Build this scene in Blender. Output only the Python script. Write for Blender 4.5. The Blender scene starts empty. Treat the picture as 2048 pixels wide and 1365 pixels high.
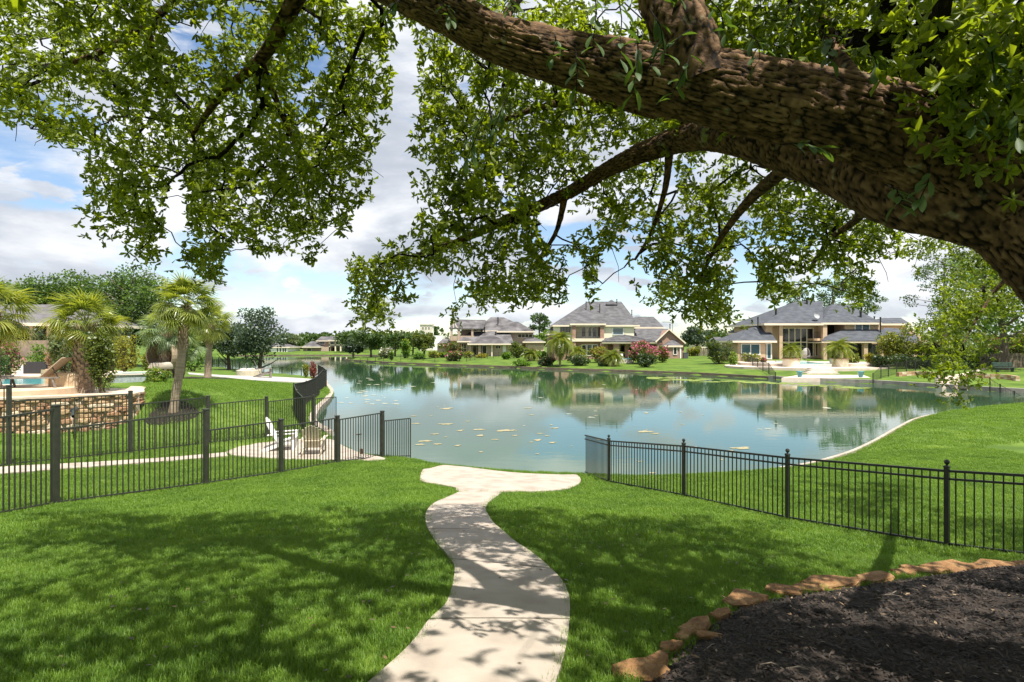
import bpy, math, random
import numpy as np
from mathutils import Vector, Matrix, noise
R = math.radians
random.seed(7); RNG = np.random.default_rng(7)
SC = bpy.context.scene
COL = SC.collection
# ------------------------------------------------------------------ camera, sky, sun, exposure
H = 4.1                # eye height above the water
F = 1138.0             # focal length in photo pixels (2048 wide)
CX, CY = 1024.0, 683.0
cam = bpy.data.cameras.new('camera'); cam.sensor_width = 36; cam.lens = 36*F/2048
cam.clip_start = 0.05; cam.clip_end = 6000
camo = bpy.data.objects.new('camera', cam); COL.objects.link(camo)
camo.location = (0, 0, H); camo.rotation_euler = (R(90), 0, 0)
SC.camera = camo
SUN_EL, SUN_AZ = 67.0, 148.0        # azimuth clockwise from straight ahead
world = bpy.data.worlds.new('World'); SC.world = world; world.use_nodes = True
SKY_STRENGTH = 0.10
def build_world():
    nt = world.node_tree; N = nt.nodes; L = nt.links; N.clear()
    out = N.new('ShaderNodeOutputWorld'); bg = N.new('ShaderNodeBackground'); L.new(bg.outputs[0], out.inputs[0])
    bg.inputs['Strength'].default_value = SKY_STRENGTH
    sky = N.new('ShaderNodeTexSky'); sky.sky_type = 'NISHITA'; sky.sun_disc = False
    sky.sun_elevation = R(SUN_EL); sky.sun_rotation = R(SUN_AZ); sky.air_density = 1.0; sky.dust_density = 0.3; sky.ozone_density = 2.0
    tc = N.new('ShaderNodeTexCoord'); sep = N.new('ShaderNodeSeparateXYZ'); L.new(tc.outputs['Generated'], sep.inputs[0])
    def math_(op, a, b=None):
        m = N.new('ShaderNodeMath'); m.operation = op
        for i, v in enumerate((a, b)):
            if v is None: continue
            if isinstance(v, (int, float)): m.inputs[i].default_value = v
            else: L.new(v, m.inputs[i])
        return m.outputs[0]
    h = math_('ADD', math_('MAXIMUM', sep.outputs['Z'], 0.0), 0.30)
    cmb = N.new('ShaderNodeCombineXYZ')
    h2 = math_('POWER', h, 0.45)
    L.new(math_('DIVIDE', sep.outputs['X'], h2), cmb.inputs[0]); L.new(math_('DIVIDE', sep.outputs['Y'], h2), cmb.inputs[1])
    L.new(math_('MULTIPLY', sep.outputs['Z'], 3.4), cmb.inputs[2])
    def nz(scale, detail, rough, off, dist=0.0):
        mp = N.new('ShaderNodeMapping'); mp.inputs['Location'].default_value = off; L.new(cmb.outputs[0], mp.inputs[0])
        n = N.new('ShaderNodeTexNoise'); n.inputs['Scale'].default_value = scale; n.inputs['Detail'].default_value = detail
        n.inputs['Roughness'].default_value = rough; n.inputs['Distortion'].default_value = dist
        L.new(mp.outputs[0], n.inputs['Vector']); return n.outputs['Fac']
    def ramp(fac, a, b, va=0.0, vb=1.0):
        m = N.new('ShaderNodeMapRange'); m.interpolation_type = 'SMOOTHSTEP'
        m.inputs['From Min'].default_value = a; m.inputs['From Max'].default_value = b
        m.inputs['To Min'].default_value = va; m.inputs['To Max'].default_value = vb; L.new(fac, m.inputs['Value']); return m.outputs[0]
    big = nz(1.7, 10, 0.56, (3.1, 1.7, 0.4), 0.25); puff = nz(5.0, 10, 0.56, (7.3, 2.2, 1.4), 0.3)
    mask = math_('MAXIMUM', ramp(big, 0.41, 0.50), math_('MULTIPLY', ramp(puff, 0.52, 0.58), 0.92))
    shade = nz(2.6, 9, 0.58, (0.6, 5.2, 2.0), 0.2)
    mixc = N.new('ShaderNodeMixRGB'); L.new(ramp(shade, 0.36, 0.66), mixc.inputs[0])
    k = 1.0/SKY_STRENGTH
    mixc.inputs[1].default_value = (0.32*k, 0.35*k, 0.40*k, 1); mixc.inputs[2].default_value = (0.60*k, 0.61*k, 0.63*k, 1)
    mix = N.new('ShaderNodeMixRGB'); L.new(mask, mix.inputs[0]); L.new(sky.outputs[0], mix.inputs[1]); L.new(mixc.outputs[0], mix.inputs[2])
    L.new(mix.outputs[0], bg.inputs['Color'])
build_world()
sunl = bpy.data.lights.new('sun', 'SUN'); sunl.energy = 5.0; sunl.angle = R(0.53); sunl.color = (1.0, 0.95, 0.86)
suno = bpy.data.objects.new('sun', sunl); COL.objects.link(suno)
SD = Vector((math.sin(R(SUN_AZ))*math.cos(R(SUN_EL)), math.cos(R(SUN_AZ))*math.cos(R(SUN_EL)), math.sin(R(SUN_EL))))
suno.rotation_euler = SD.to_track_quat('Z', 'Y').to_euler(); suno.location = (20, 20, 60)
vs = SC.view_settings; vs.view_transform = 'Standard'; vs.look = 'None'; vs.exposure = 0.88; vs.gamma = 1; vs.use_curve_mapping = False
SC.render.engine = 'CYCLES'
SC.cycles.max_bounces = 6; SC.cycles.transparent_max_bounces = 8

# ------------------------------------------------------------------ helpers
def P(px, py, Z): return Vector(((px-CX)/F*Z, Z, H-(py-CY)/F*Z))
ORG = {}
def tag(o, label=None, cat=None, group=None, kind=None):
    if label: o['label'] = label
    if cat: o['category'] = cat
    if group: o['group'] = group
    if kind: o['kind'] = kind
    return o
def thing(name, label, cat, loc, group=None):
    o = bpy.data.objects.new(name, None); COL.objects.link(o); o.location = loc; o.empty_display_size = 0.1
    ORG[o.name] = Vector(loc); return tag(o, label, cat, group)
class MB:
    def __init__(s): s.v = []; s.f = []; s.smooth = False
    def add(s, vs_, fs):
        b = len(s.v); s.v += [tuple(p) for p in vs_]; s.f += [tuple(i+b for i in f) for f in fs]; return s
    def box(s, x0, x1, y0, y1, z0, z1):
        return s.add([(x0,y0,z0),(x1,y0,z0),(x1,y1,z0),(x0,y1,z0),(x0,y0,z1),(x1,y0,z1),(x1,y1,z1),(x0,y1,z1)],
                     [(0,3,2,1),(4,5,6,7),(0,1,5,4),(1,2,6,5),(2,3,7,6),(3,0,4,7)])
    def beam(s, a, b, w, h, up=(0,0,1)):
        a = Vector(a); b = Vector(b); d = (b-a).normalized(); u = Vector(up)
        if abs(d.dot(u)) > .99: u = Vector((0,1,0))
        x = d.cross(u).normalized()*(w/2); z = x.cross(d).normalized()*(h/2)
        return s.add([a-x-z,a+x-z,a+x+z,a-x+z,b-x-z,b+x-z,b+x+z,b-x+z],
                     [(0,1,2,3),(7,6,5,4),(0,4,5,1),(1,5,6,2),(2,6,7,3),(3,7,4,0)])
    def tube(s, pts, rad, n=6, cap=True):
        pts = [Vector(p) for p in pts]; rings = []
        t = (pts[1]-pts[0]).normalized(); u = t.orthogonal().normalized()
        for i, p in enumerate(pts):
            t = (pts[min(i+1,len(pts)-1)]-pts[max(i-1,0)]).normalized()
            u = (u-t*u.dot(t)).normalized(); w = t.cross(u); r = rad[i] if hasattr(rad,'__len__') else rad
            rings.append([p+(u*math.cos(a)+w*math.sin(a))*r for a in [2*math.pi*k/n for k in range(n)]])
        vs_ = [q for r in rings for q in r]; fs = []
        for i in range(len(pts)-1):
            for k in range(n): fs.append((i*n+k, i*n+(k+1)%n, (i+1)*n+(k+1)%n, (i+1)*n+k))
        if cap: fs += [tuple(range(n-1,-1,-1)), tuple((len(pts)-1)*n+k for k in range(n))]
        s.smooth = True
        return s.add(vs_, fs)
    def lathe(s, c, prof, n=16, a0=0, a1=2*math.pi):
        c = Vector(c); vs_ = []; m = len(prof); full = abs(a1-a0-2*math.pi) < 1e-4; nn = n if full else n+1
        for k in range(nn):
            a = a0+(a1-a0)*k/n
            for r, z in prof: vs_.append(c+Vector((r*math.cos(a), r*math.sin(a), z)))
        fs = []
        for k in range(n):
            k2 = (k+1) % nn
            for j in range(m-1): fs.append((k*m+j, k2*m+j, k2*m+j+1, k*m+j+1))
        return s.add(vs_, fs)
    def prism(s, poly, z0, z1):
        n = len(poly)
        z0f = z0 if callable(z0) else (lambda x, y: z0); z1f = z1 if callable(z1) else (lambda x, y: z1)
        vs_ = [(x,y,z0f(x,y)) for x,y in poly]+[(x,y,z1f(x,y)) for x,y in poly]
        fs = [tuple(range(n-1,-1,-1)), tuple(range(n,2*n))]+[(i,(i+1)%n,n+(i+1)%n,n+i) for i in range(n)]
        return s.add(vs_, fs)
def mesh_obj(name, me, mat, parent=None):
    o = bpy.data.objects.new(name, me); COL.objects.link(o)
    if mat and not me.materials: me.materials.append(mat)
    if parent: o.parent = parent; ORG[o.name] = ORG[parent.name]
    else: ORG[o.name] = Vector((0,0,0))
    return o
def obj(name, mb, mat, parent=None, at=None, smooth=None):
    """mesh in world coordinates; a child is shifted by its thing's base; a top-level one is put at `at`"""
    org = ORG[parent.name] if parent else Vector(at or (0,0,0))
    me = bpy.data.meshes.new(name); me.from_pydata([(x-org.x,y-org.y,z-org.z) for x,y,z in mb.v], [], mb.f)
    me.validate(); me.update()
    if smooth if smooth is not None else mb.smooth:
        me.polygons.foreach_set('use_smooth', [True]*len(me.polygons))
        try: me.set_sharp_from_angle(angle=R(45))
        except Exception: pass
    o = mesh_obj(name, me, mat, parent)
    if not parent: o.location = org; ORG[o.name] = org
    return o
def np_mesh(name, verts, quads, mat, parent=None, org=None, tris=False):
    k = 3 if tris else 4
    me = bpy.data.meshes.new(name); nv, nf = len(verts), len(quads)
    v = np.asarray(verts, np.float32)
    if org is not None: v = v-np.asarray(org, np.float32)
    me.vertices.add(nv); me.vertices.foreach_set('co', v.ravel())
    me.loops.add(nf*k); me.loops.foreach_set('vertex_index', np.asarray(quads, np.int32).ravel())
    me.polygons.add(nf); me.polygons.foreach_set('loop_start', np.arange(0, nf*k, k, dtype=np.int32))
    me.polygons.foreach_set('loop_total', np.full(nf, k, np.int32))
    me.update(calc_edges=True); me.validate()
    return mesh_obj(name, me, mat, parent)
# ------------------------------------------------------------------ materials
MATS = {}
def M(name, c1, c2=None, rough=0.8, scale=4.0, bump=0.0, bscale=None, c3=None, spec=0.5, metal=0.0, stretch=(1,1,1), detail=6, lo=.35, hi=.65):
    if name in MATS: return MATS[name]
    m = bpy.data.materials.new(name); m.use_nodes = True; nt = m.node_tree; N, L = nt.nodes, nt.links
    b = N['Principled BSDF']; b.inputs['Roughness'].default_value = rough; b.inputs['Metallic'].default_value = metal
    b.inputs['Specular IOR Level'].default_value = spec; b.inputs['Base Color'].default_value = (*c1, 1)
    tc = N.new('ShaderNodeTexCoord'); mp = N.new('ShaderNodeMapping'); mp.inputs['Scale'].default_value = stretch
    geo = N.new('ShaderNodeNewGeometry'); L.new(geo.outputs['Position'], mp.inputs[0])
    if c2:
        n = N.new('ShaderNodeTexNoise'); n.inputs['Scale'].default_value = scale; n.inputs['Detail'].default_value = detail; L.new(mp.outputs[0], n.inputs['Vector'])
        r = N.new('ShaderNodeValToRGB'); L.new(n.outputs['Fac'], r.inputs[0]); r.color_ramp.elements[0].position = lo; r.color_ramp.elements[1].position = hi
        r.color_ramp.elements[0].color = (*c1,1); r.color_ramp.elements[1].color = (*c2,1)
        if c3: e = r.color_ramp.elements.new((lo+hi)/2); e.color = (*c3,1)
        L.new(r.outputs[0], b.inputs['Base Color'])
    if bump:
        n2 = N.new('ShaderNodeTexNoise'); n2.inputs['Scale'].default_value = bscale or scale*4; n2.inputs['Detail'].default_value = 6; L.new(mp.outputs[0], n2.inputs['Vector'])
        bp = N.new('ShaderNodeBump'); bp.inputs['Strength'].default_value = bump; bp.inputs['Distance'].default_value = 0.03
        L.new(n2.outputs['Fac'], bp.inputs['Height']); L.new(bp.outputs[0], b.inputs['Normal'])
    MATS[name] = m; return m
def leafmat(name, c1, c2, trans=0.38, tcol=None, rough=0.45, big=0.6):
    """leaf: gloss + translucency, colour varies leaf by leaf and clump by clump"""
    if name in MATS: return MATS[name]
    m = bpy.data.materials.new(name); m.use_nodes = True; nt = m.node_tree; N, L = nt.nodes, nt.links
    b = N['Principled BSDF']; b.inputs['Roughness'].default_value = rough; b.inputs['Specular IOR Level'].default_value = 0.4
    geo = N.new('ShaderNodeNewGeometry'); n = N.new('ShaderNodeTexNoise'); n.inputs['Scale'].default_value = big; L.new(geo.outputs['Position'], n.inputs['Vector'])
    mm = N.new('ShaderNodeMath'); mm.operation = 'MULTIPLY_ADD'; L.new(geo.outputs['Random Per Island'], mm.inputs[0]); mm.inputs[1].default_value = 0.7
    ms = N.new('ShaderNodeMath'); ms.operation = 'MULTIPLY_ADD'; L.new(n.outputs['Fac'], ms.inputs[0]); ms.inputs[1].default_value = 1.4; ms.inputs[2].default_value = -0.55
    L.new(ms.outputs[0], mm.inputs[2])
    mix = N.new('ShaderNodeMixRGB'); L.new(mm.outputs[0], mix.inputs[0]); mix.inputs[1].default_value = (*c1,1); mix.inputs[2].default_value = (*c2,1); mix.use_clamp = True
    L.new(mix.outputs[0], b.inputs['Base Color'])
    tr = N.new('ShaderNodeBsdfTranslucent'); t2 = N.new('ShaderNodeMixRGB'); t2.blend_type = 'MULTIPLY'; t2.inputs[0].default_value = 1
    L.new(mix.outputs[0], t2.inputs[1]); t2.inputs[2].default_value = (*(tcol or (2.6, 2.4, 0.8)), 1); L.new(t2.outputs[0], tr.inputs[0])
    ms2 = N.new('ShaderNodeMixShader'); ms2.inputs[0].default_value = trans; L.new(b.outputs[0], ms2.inputs[1]); L.new(tr.outputs[0], ms2.inputs[2])
    L.new(ms2.outputs[0], N['Material Output'].inputs['Surface']); MATS[name] = m; return m
def brickmat(name, c1, c2, mortar, sx=4.3):
    if name in MATS: return MATS[name]
    m = bpy.data.materials.new(name); m.use_nodes = True; nt = m.node_tree; N, L = nt.nodes, nt.links; b = N['Principled BSDF']; b.inputs['Roughness'].default_value = .9
    geo = N.new('ShaderNodeNewGeometry'); sp = N.new('ShaderNodeSeparateXYZ'); L.new(geo.outputs['Position'], sp.inputs[0])
    ad = N.new('ShaderNodeMath'); L.new(sp.outputs['X'], ad.inputs[0]); L.new(sp.outputs['Y'], ad.inputs[1])
    cb = N.new('ShaderNodeCombineXYZ'); L.new(ad.outputs[0], cb.inputs[0]); L.new(sp.outputs['Z'], cb.inputs[1])
    br = N.new('ShaderNodeTexBrick'); br.inputs['Scale'].default_value = sx; br.inputs['Color1'].default_value = (*c1,1); br.inputs['Color2'].default_value = (*c2,1); br.inputs['Mortar'].default_value = (*mortar,1)
    br.inputs['Mortar Size'].default_value = .02; L.new(cb.outputs[0], br.inputs['Vector'])
    n = N.new('ShaderNodeTexNoise'); n.inputs['Scale'].default_value = 3; L.new(geo.outputs['Position'], n.inputs['Vector'])
    mx = N.new('ShaderNodeMixRGB'); mx.blend_type = 'MULTIPLY'; mx.inputs[0].default_value = .6; L.new(br.outputs['Color'], mx.inputs[1]); L.new(n.outputs['Color'], mx.inputs[2])
    g = N.new('ShaderNodeGamma'); L.new(mx.outputs[0], g.inputs[0]); g.inputs[1].default_value = .8
    L.new(g.outputs[0], b.inputs['Base Color']); MATS[name] = m; return m
LAWN = M('lawn', (.058,.105,.013), (.112,.172,.022), rough=.9, scale=.55, bump=.7, bscale=18, c3=(.080,.136,.017), spec=.2, detail=10)
CONC = M('concrete', (.30,.25,.205), (.40,.345,.29), rough=.9, scale=2.6, bump=.25, bscale=160, c3=(.36,.31,.255), spec=.3, detail=12)
CONC2 = M('pale_concrete', (.56,.50,.43), (.68,.62,.54), rough=.9, scale=2.0, bump=.2, bscale=60, spec=.3)
STUCCO = M('tan_stucco', (.50,.36,.235), (.55,.40,.265), rough=.95, scale=.6, bump=.1, bscale=20)
CREAM = M('cream_siding', (.74,.68,.50), (.78,.72,.55), rough=.8, scale=.5)
CREAM2 = M('cream_trim', (.72,.62,.47), (.78,.68,.53), rough=.7, scale=.5)
WHITE = M('white_paint', (.78,.77,.73), (.83,.82,.79), rough=.6, scale=2)
SHING = M('grey_shingles', (.060,.058,.062), (.115,.112,.118), rough=.95, scale=1.1, bump=.5, bscale=7, c3=(.085,.083,.088), detail=12, stretch=(1,1,3))
SHINGB = M('blue_grey_shingles', (.045,.050,.060), (.080,.087,.102), rough=.95, scale=1.1, bump=.5, bscale=7, c3=(.062,.068,.080), detail=12, stretch=(1,1,3))
SHINGW = M('weathered_shingles', (.052,.048,.050), (.145,.138,.140), rough=.95, scale=.55, bump=.5, bscale=7, c3=(.090,.085,.087), detail=12, stretch=(1,1,.5))
BRICK = brickmat('red_brick', (.40,.185,.115), (.28,.125,.085), (.45,.38,.30))
BRICKT = brickmat('tan_brick', (.50,.335,.235), (.42,.275,.19), (.52,.44,.35))
IRON = M('black_iron', (.012,.012,.011), (.022,.022,.018), rough=.45, scale=9, spec=.5)
IRONG = M('dark_bronze_iron', (.022,.024,.016), (.036,.038,.026), rough=.5, scale=9, spec=.5)
GLASS = M('dark_glass', (.018,.022,.026), rough=.06, spec=.8)
GLASSB = M('teal_glass', (.05,.10,.13), rough=.08, spec=.8)
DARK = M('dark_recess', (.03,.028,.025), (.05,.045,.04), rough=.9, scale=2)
WOODB = M('bulkhead_timber', (.10,.075,.05), (.20,.155,.11), rough=.95, scale=3, bump=.5, bscale=20, stretch=(.4,.4,3))
SOIL = M('dark_mulch', (.010,.007,.005), (.028,.018,.012), rough=1, scale=14, bump=1, bscale=40)
CHIP = leafmat('mulch_chip', (.008,.006,.005), (.060,.042,.031), trans=0, rough=.8, big=2.5)
TRUNK = M('tree_trunk', (.06,.045,.032), (.14,.105,.075), rough=.95, scale=6, bump=.8, bscale=25, stretch=(1,1,.3))
# ------------------------------------------------------------------ the lake outline and the lie of the land
SHORE = [(-2.3,18.4),(-.2,17.5),(2.0,17.1),(4.3,16.8),(8.4,17.8),(11.2,19.6),(13.9,22.1),(17.8,26.2),(20.8,29.2),(23.9,31.3),(30.9,34.3),(45,37),(70,38.5),
 (70,41),(48,42.6),(40.4,44.9),(37.5,50),(34.5,54.9),(29.5,58.3),(27.8,61.4),(22.7,68.6),(14.9,75.3),(6.8,80.5),(-1.9,88),(-14,97),(-22,103.7),(-33,117),(-35.5,122),(-33,132),(-30,150),
 (-40,160),(-54,161),(-74,157),(-92,150),(-78,122),(-50,90),(-33,70),(-25,63.5),(-19.4,58),(-17,52),(-14.4,45.3),(-12.7,39.2),(-11.4,33.3),(-9.8,28),(-7.9,24.6),(-7.1,22.5),(-5.5,20.7),(-4.2,19.8),(-3.0,19.1)]
def catmull(pts, k=5, closed=True):
    out = []; n = len(pts); A = [np.array(p, float) for p in pts]
    for i in range(n if closed else n-1):
        p0 = A[(i-1) % n] if closed or i > 0 else A[i]; p1 = A[i]; p2 = A[(i+1) % n]; p3 = A[(i+2) % n] if closed or i+2 < n else A[i+1]
        for j in range(k):
            t = j/k; out.append(tuple(.5*((2*p1)+(p2-p0)*t+(2*p0-5*p1+4*p2-p3)*t*t+(3*p1-p0-3*p2+p3)*t**3)))
    if not closed: out.append(tuple(A[-1]))
    return out
SH = np.array(catmull(SHORE, 5))
def inside(poly, x, y):
    poly = np.asarray(poly, float); x = np.asarray(x, float); y = np.asarray(y, float); r = np.zeros(x.shape, bool); n = len(poly)
    for i in range(n):
        (x1,y1),(x2,y2) = poly[i], poly[(i+1) % n]
        if y1 == y2: continue
        c = ((y1 > y) != (y2 > y)) & (x < (x2-x1)*(y-y1)/(y2-y1)+x1); r ^= c
    return r
def pdist(poly, x, y, closed=True):
    poly = np.asarray(poly, float); d = np.full(np.shape(x), 1e9); n = len(poly)
    for i in range(n if closed else n-1):
        a = poly[i]; b = poly[(i+1) % n]; ab = b-a; l2 = ab.dot(ab)+1e-12
        t = np.clip(((x-a[0])*ab[0]+(y-a[1])*ab[1])/l2, 0, 1)
        d = np.minimum(d, np.hypot(x-a[0]-t*ab[0], y-a[1]-t*ab[1]))
    return d
CTRL = np.array([(0,-6,2.45),(-9,-6,2.4),(9,-6,2.4),(0,0,2.38),(0,3.1,2.24),(0,4.1,2.06),(.1,5.5,1.83),(-.4,9.1,1.33),(-.5,12.9,.69),(-.3,15.5,.36),(-1,18,.2),(2,17,.2),
 (.63,3.34,2.1),(1.93,4.8,1.85),(3.5,5.9,1.6),(5.7,6.6,1.45),(4.5,3,2.05),(9,3,1.9),(6.26,8.2,1.12),(4.96,10.24,.89),(3.8,12.6,.67),(2.6,15.3,.33),
 (9,12,.75),(12,16,.5),(14,18,.45),(20,24,.55),(28,28,.7),(60,30,1.0),(40,10,1.6),(-4,6,1.75),(-9,4,1.9),(-4,10,1.12),(-3,14,.62),
 (-8.8,11,.94),(-7.4,13.8,.62),(-6.3,15.5,.5),(-5.3,17.3,.40),(-4.2,19,.2),(-13,14.5,.75),(-11.4,16.2,.6),(-9.4,18.7,.35),
 (-13.3,15,.85),(-11.8,17.6,.66),(-10.7,20,.5),(-9.5,22,.36),(-8.6,24,.25),(-15.2,22.5,.7),(-20,20,.85),(-30,18,1.0),(-12.5,25,1.05),(-11.9,30,.6),(-14.4,23.4,1.75),(-14.9,25,2.0),(-16.2,27.5,2.05),(-18.5,31,1.95),(-21.5,36,1.7),(-25,47,1.2),(-18,50,.6),(-27,62,.6),
 (-40,45,1.8),(-60,60,1.6),(-60,90,1.0),(-90,130,1.0),(-54,170,.5),(-54,200,1.0),(-28,125,.6),(-15,110,.75),(0,120,.9),(0,95,.55),(12,96,1.0),(14,80,.5),(26,85,.9),(24,71,.5),(38,83,1.33),(34,66,.55),(34,72,.75),(26,67,.55),(41,66,.6),(30,62,.42),(45,62,.9),(55,52,.9),(50,47,.5),(60,80,1.4),(90,60,1.3)], float)
def _tps(r): return np.where(r > 1e-9, r*r*np.log(r+1e-12), 0)
_n = len(CTRL); _K = _tps(np.hypot(CTRL[:,None,0]-CTRL[None,:,0], CTRL[:,None,1]-CTRL[None,:,1]))+np.eye(_n)*.6
_P = np.c_[np.ones(_n), CTRL[:,:2]]; _W = np.linalg.solve(np.block([[_K,_P],[_P.T,np.zeros((3,3))]]), np.r_[CTRL[:,2], 0,0,0])
PADS = []     # (polygon, height): ground is kept just below these slabs
def land(x, y):
    x = np.asarray(x, float); y = np.asarray(y, float); z = _W[_n]+_W[_n+1]*x+_W[_n+2]*y
    for i in range(_n): z = z+_W[i]*_tps(np.hypot(x-CTRL[i,0], y-CTRL[i,1]))
    far = np.clip((np.hypot(x, y-60)-110)/120, 0, 1); z = z*(1-far)+1.2*far
    return np.clip(z, .18, 2.6)
def ground(x, y):
    x = np.asarray(x, float); y = np.asarray(y, float); z = land(x, y)
    d = pdist(SH, x, y); ins = inside(SH, x, y); s = np.where(ins, -d, d)
    near = y < 40
    up = np.where(near, .03+.42*np.maximum(s,0), .10+.9*np.maximum(s,0))
    out = np.where(s > 0, np.minimum(z, up), np.maximum(-1.6, np.where(near,.03,.1)+.5*s))
    out = np.where(inside(PAD, x, y), np.minimum(out, .15+0*out)*0+np.minimum(out, np.maximum(.2, z)-.03), out)
    for poly, h in PADS: out = np.where(inside(poly, x, y), np.minimum(out, h-.05), out)
    return out
def gz(x, y): return float(ground(np.array([x]), np.array([y]))[0])
def ground_hits(pix):
    """where the rays through these photo pixels meet the land"""
    res = []; Zs = np.geomspace(2.2, 260, 2600)
    for px, py in pix:
        x = (px-CX)/F*Zs; zr = H-(py-CY)/F*Zs; g = np.maximum(land(x, Zs), 0)
        k = np.argmax(zr < g); k = max(k, 1)
        a, b = zr[k-1]-g[k-1], zr[k]-g[k]; t = a/(a-b) if a != b else 0; Z = Zs[k-1]+(Zs[k]-Zs[k-1])*t
        res.append((float((px-CX)/F*Z), float(Z)))
    return res
def onplane(px, py, z): Z = (H-z)*F/(py-CY); return ((px-CX)/F*Z, Z)
def Gp(px, py):
    x, y = ground_hits([(px, py)])[0]; return Vector((x, y, gz(x, y)))
# pads and paths, taken where they lie on the ground
PAD = [None for a, b in []]
_PADPX = [(919,986),(912,979),(895,975),(878,972),(858,969),(844,965.5),(840,961),(845,956),(858,951),(872,944),(887,938),(915,940),(943,942.6),(970,946.5),(998,950),(1024,952.5),(1049,954.5),(1100,956),(1130,956.4),(1153,956.6),(1161,960),(1161,966),(1157,971),(1147,976.7),(1133,981),(1117,983.5),(1083,986),(1040,986.5),(1005,987)]
_h = ground_hits(_PADPX); PAD = [_h[i] if b > 958 else onplane(a, b, .2) for i, (a, b) in enumerate(_PADPX)]
NPAD = [onplane(a, b, .3) for a, b in [(450,908),(456,900),(470,895),(520,887),(600,880),(640,879),(666,881),(685,892),(705,901),(725,908),(771,918),(740,925),(680,925),(620,923),(560,921),(500,917),(458,914)]]
LANDING = [onplane(a, b, .36) for a, b in ((1563,757.6),(1742,757.6),(1724,751),(1602,751))]
PADS += [(NPAD, .3), (LANDING, .34)]
def pad_z(x, y): return max(.2, float(land(np.array([x]), np.array([y]))[0])+.032)
LEFT = ground_hits([(700,1410),(750,1365),(800,1320),(832,1285),(858,1249),(878,1230),(892,1215),(902,1190),(907.5,1166),(909,1138),(900.6,1125),(890,1110),(875,1094),(863,1075),(856,1063),(851,1045),(852,1030),(861,1016),(874,1007),(892,999),(906,993),(919,986.5)])
RIGHT = ground_hits([(1100,1410),(1115,1365),(1128,1320),(1135,1285),(1139,1249),(1140,1225),(1139,1205),(1135,1190),(1129,1175),(1116,1158),(1103,1145),(1086,1129),(1060,1108),(1030,1088),(1005,1066),(985,1048),(973,1027),(973,1015),(979,1007),(988,1000),(997,994),(1004,987)])
NP_L = ground_hits([(-120,946),(0,937),(110,931),(220,925),(330,918),(452,907)]); NP_R = ground_hits([(-120,962),(0,951),(110,942),(220,933.5),(330,925),(456,914.5)])
BED = ground_hits([(1240,1372),(1290,1325),(1345,1285),(1400,1245),(1450,1213),(1530,1193),(1600,1183),(1680,1172),(1760,1160),(1850,1148),(1930,1137),(2048,1130),(2200,1128)])
BED = [(b[0]+.05, b[1]-.12) for b in BED]+[(9.5,5.2),(9.0,1.2),(4,.2),(.9,1.5)]
TERR = [(-30,16.9),(-24,18.9),(-19.5,20.5),(-16.8,21.8),(-15.2,22.8),(-15.3,23.4),(-16.1,24.6),(-17.4,27),(-20,32),(-25,38),(-36,46),(-70,60),(-80,20)]
TZ = 1.95
TERR_S = catmull(TERR, 3)

def axis(lo, hi, core0, core1, step, grow=1.12):
    a = list(np.arange(core0, core1+1e-6, step)); s = step
    while a[-1] < hi: s *= grow; a.append(a[-1]+s)
    s = step
    while a[0] > lo: s *= grow; a.insert(0, a[0]-s)
    return np.array(a)
XS = axis(-2500, 2500, -16, 16, .3, 1.06); YS = axis(-60, 3000, -2, 27, .3, 1.05)
GX, GY = np.meshgrid(XS, YS); GZ = ground(GX.ravel(), GY.ravel())
V = np.c_[GX.ravel(), GY.ravel(), GZ]; nx = len(XS)
ii, jj = np.meshgrid(np.arange(len(YS)-1), np.arange(nx-1), indexing='ij'); q0 = (ii*nx+jj).ravel()
g = np_mesh('ground', V, np.c_[q0, q0+1, q0+nx+1, q0+nx], LAWN); tag(g, 'green lawn sloping down to the lake', kind='structure')
g.data.polygons.foreach_set('use_smooth', np.ones(len(g.data.polygons), bool))
# water
wm = bpy.data.materials.new('lake_water'); wm.use_nodes = True
def water():
    nt = wm.node_tree; N, L = nt.nodes, nt.links; b = N['Principled BSDF']; b.inputs['IOR'].default_value = 1.75; b.inputs['Roughness'].default_value = .025
    geo = N.new('ShaderNodeNewGeometry')
    n0 = N.new('ShaderNodeTexNoise'); n0.inputs['Scale'].default_value = .08; n0.inputs['Detail'].default_value = 5; L.new(geo.outputs['Position'], n0.inputs['Vector'])
    r = N.new('ShaderNodeValToRGB'); r.color_ramp.elements[0].color = (.030,.070,.034,1); r.color_ramp.elements[1].color = (.042,.092,.042,1); r.color_ramp.elements[0].position = .35; r.color_ramp.elements[1].position = .7
    L.new(n0.outputs['Fac'], r.inputs[0]); L.new(r.outputs[0], b.inputs['Base Color'])
    mp = N.new('ShaderNodeMapping'); mp.inputs['Scale'].default_value = (.7, 1.6, 1); L.new(geo.outputs['Position'], mp.inputs[0])
    n = N.new('ShaderNodeTexNoise'); n.inputs['Scale'].default_value = 1.6; n.inputs['Detail'].default_value = 4; L.new(mp.outputs[0], n.inputs['Vector'])
    bp = N.new('ShaderNodeBump'); bp.inputs['Strength'].default_value = .05; bp.inputs['Distance'].default_value = .05; L.new(n.outputs['Fac'], bp.inputs['Height']); L.new(bp.outputs[0], b.inputs['Normal'])
water()
mb = MB(); cxy = SH.mean(0)
ring = [(float(x), float(y)) for x, y in SH]
lm = MB(); lm.add([(-130,12,0),(90,12,0),(90,190,0),(-130,190,0)], [(0,1,2,3)])
tag(obj('lake', lm, wm), 'calm green lake mirroring houses and clouds', kind='structure')
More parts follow.
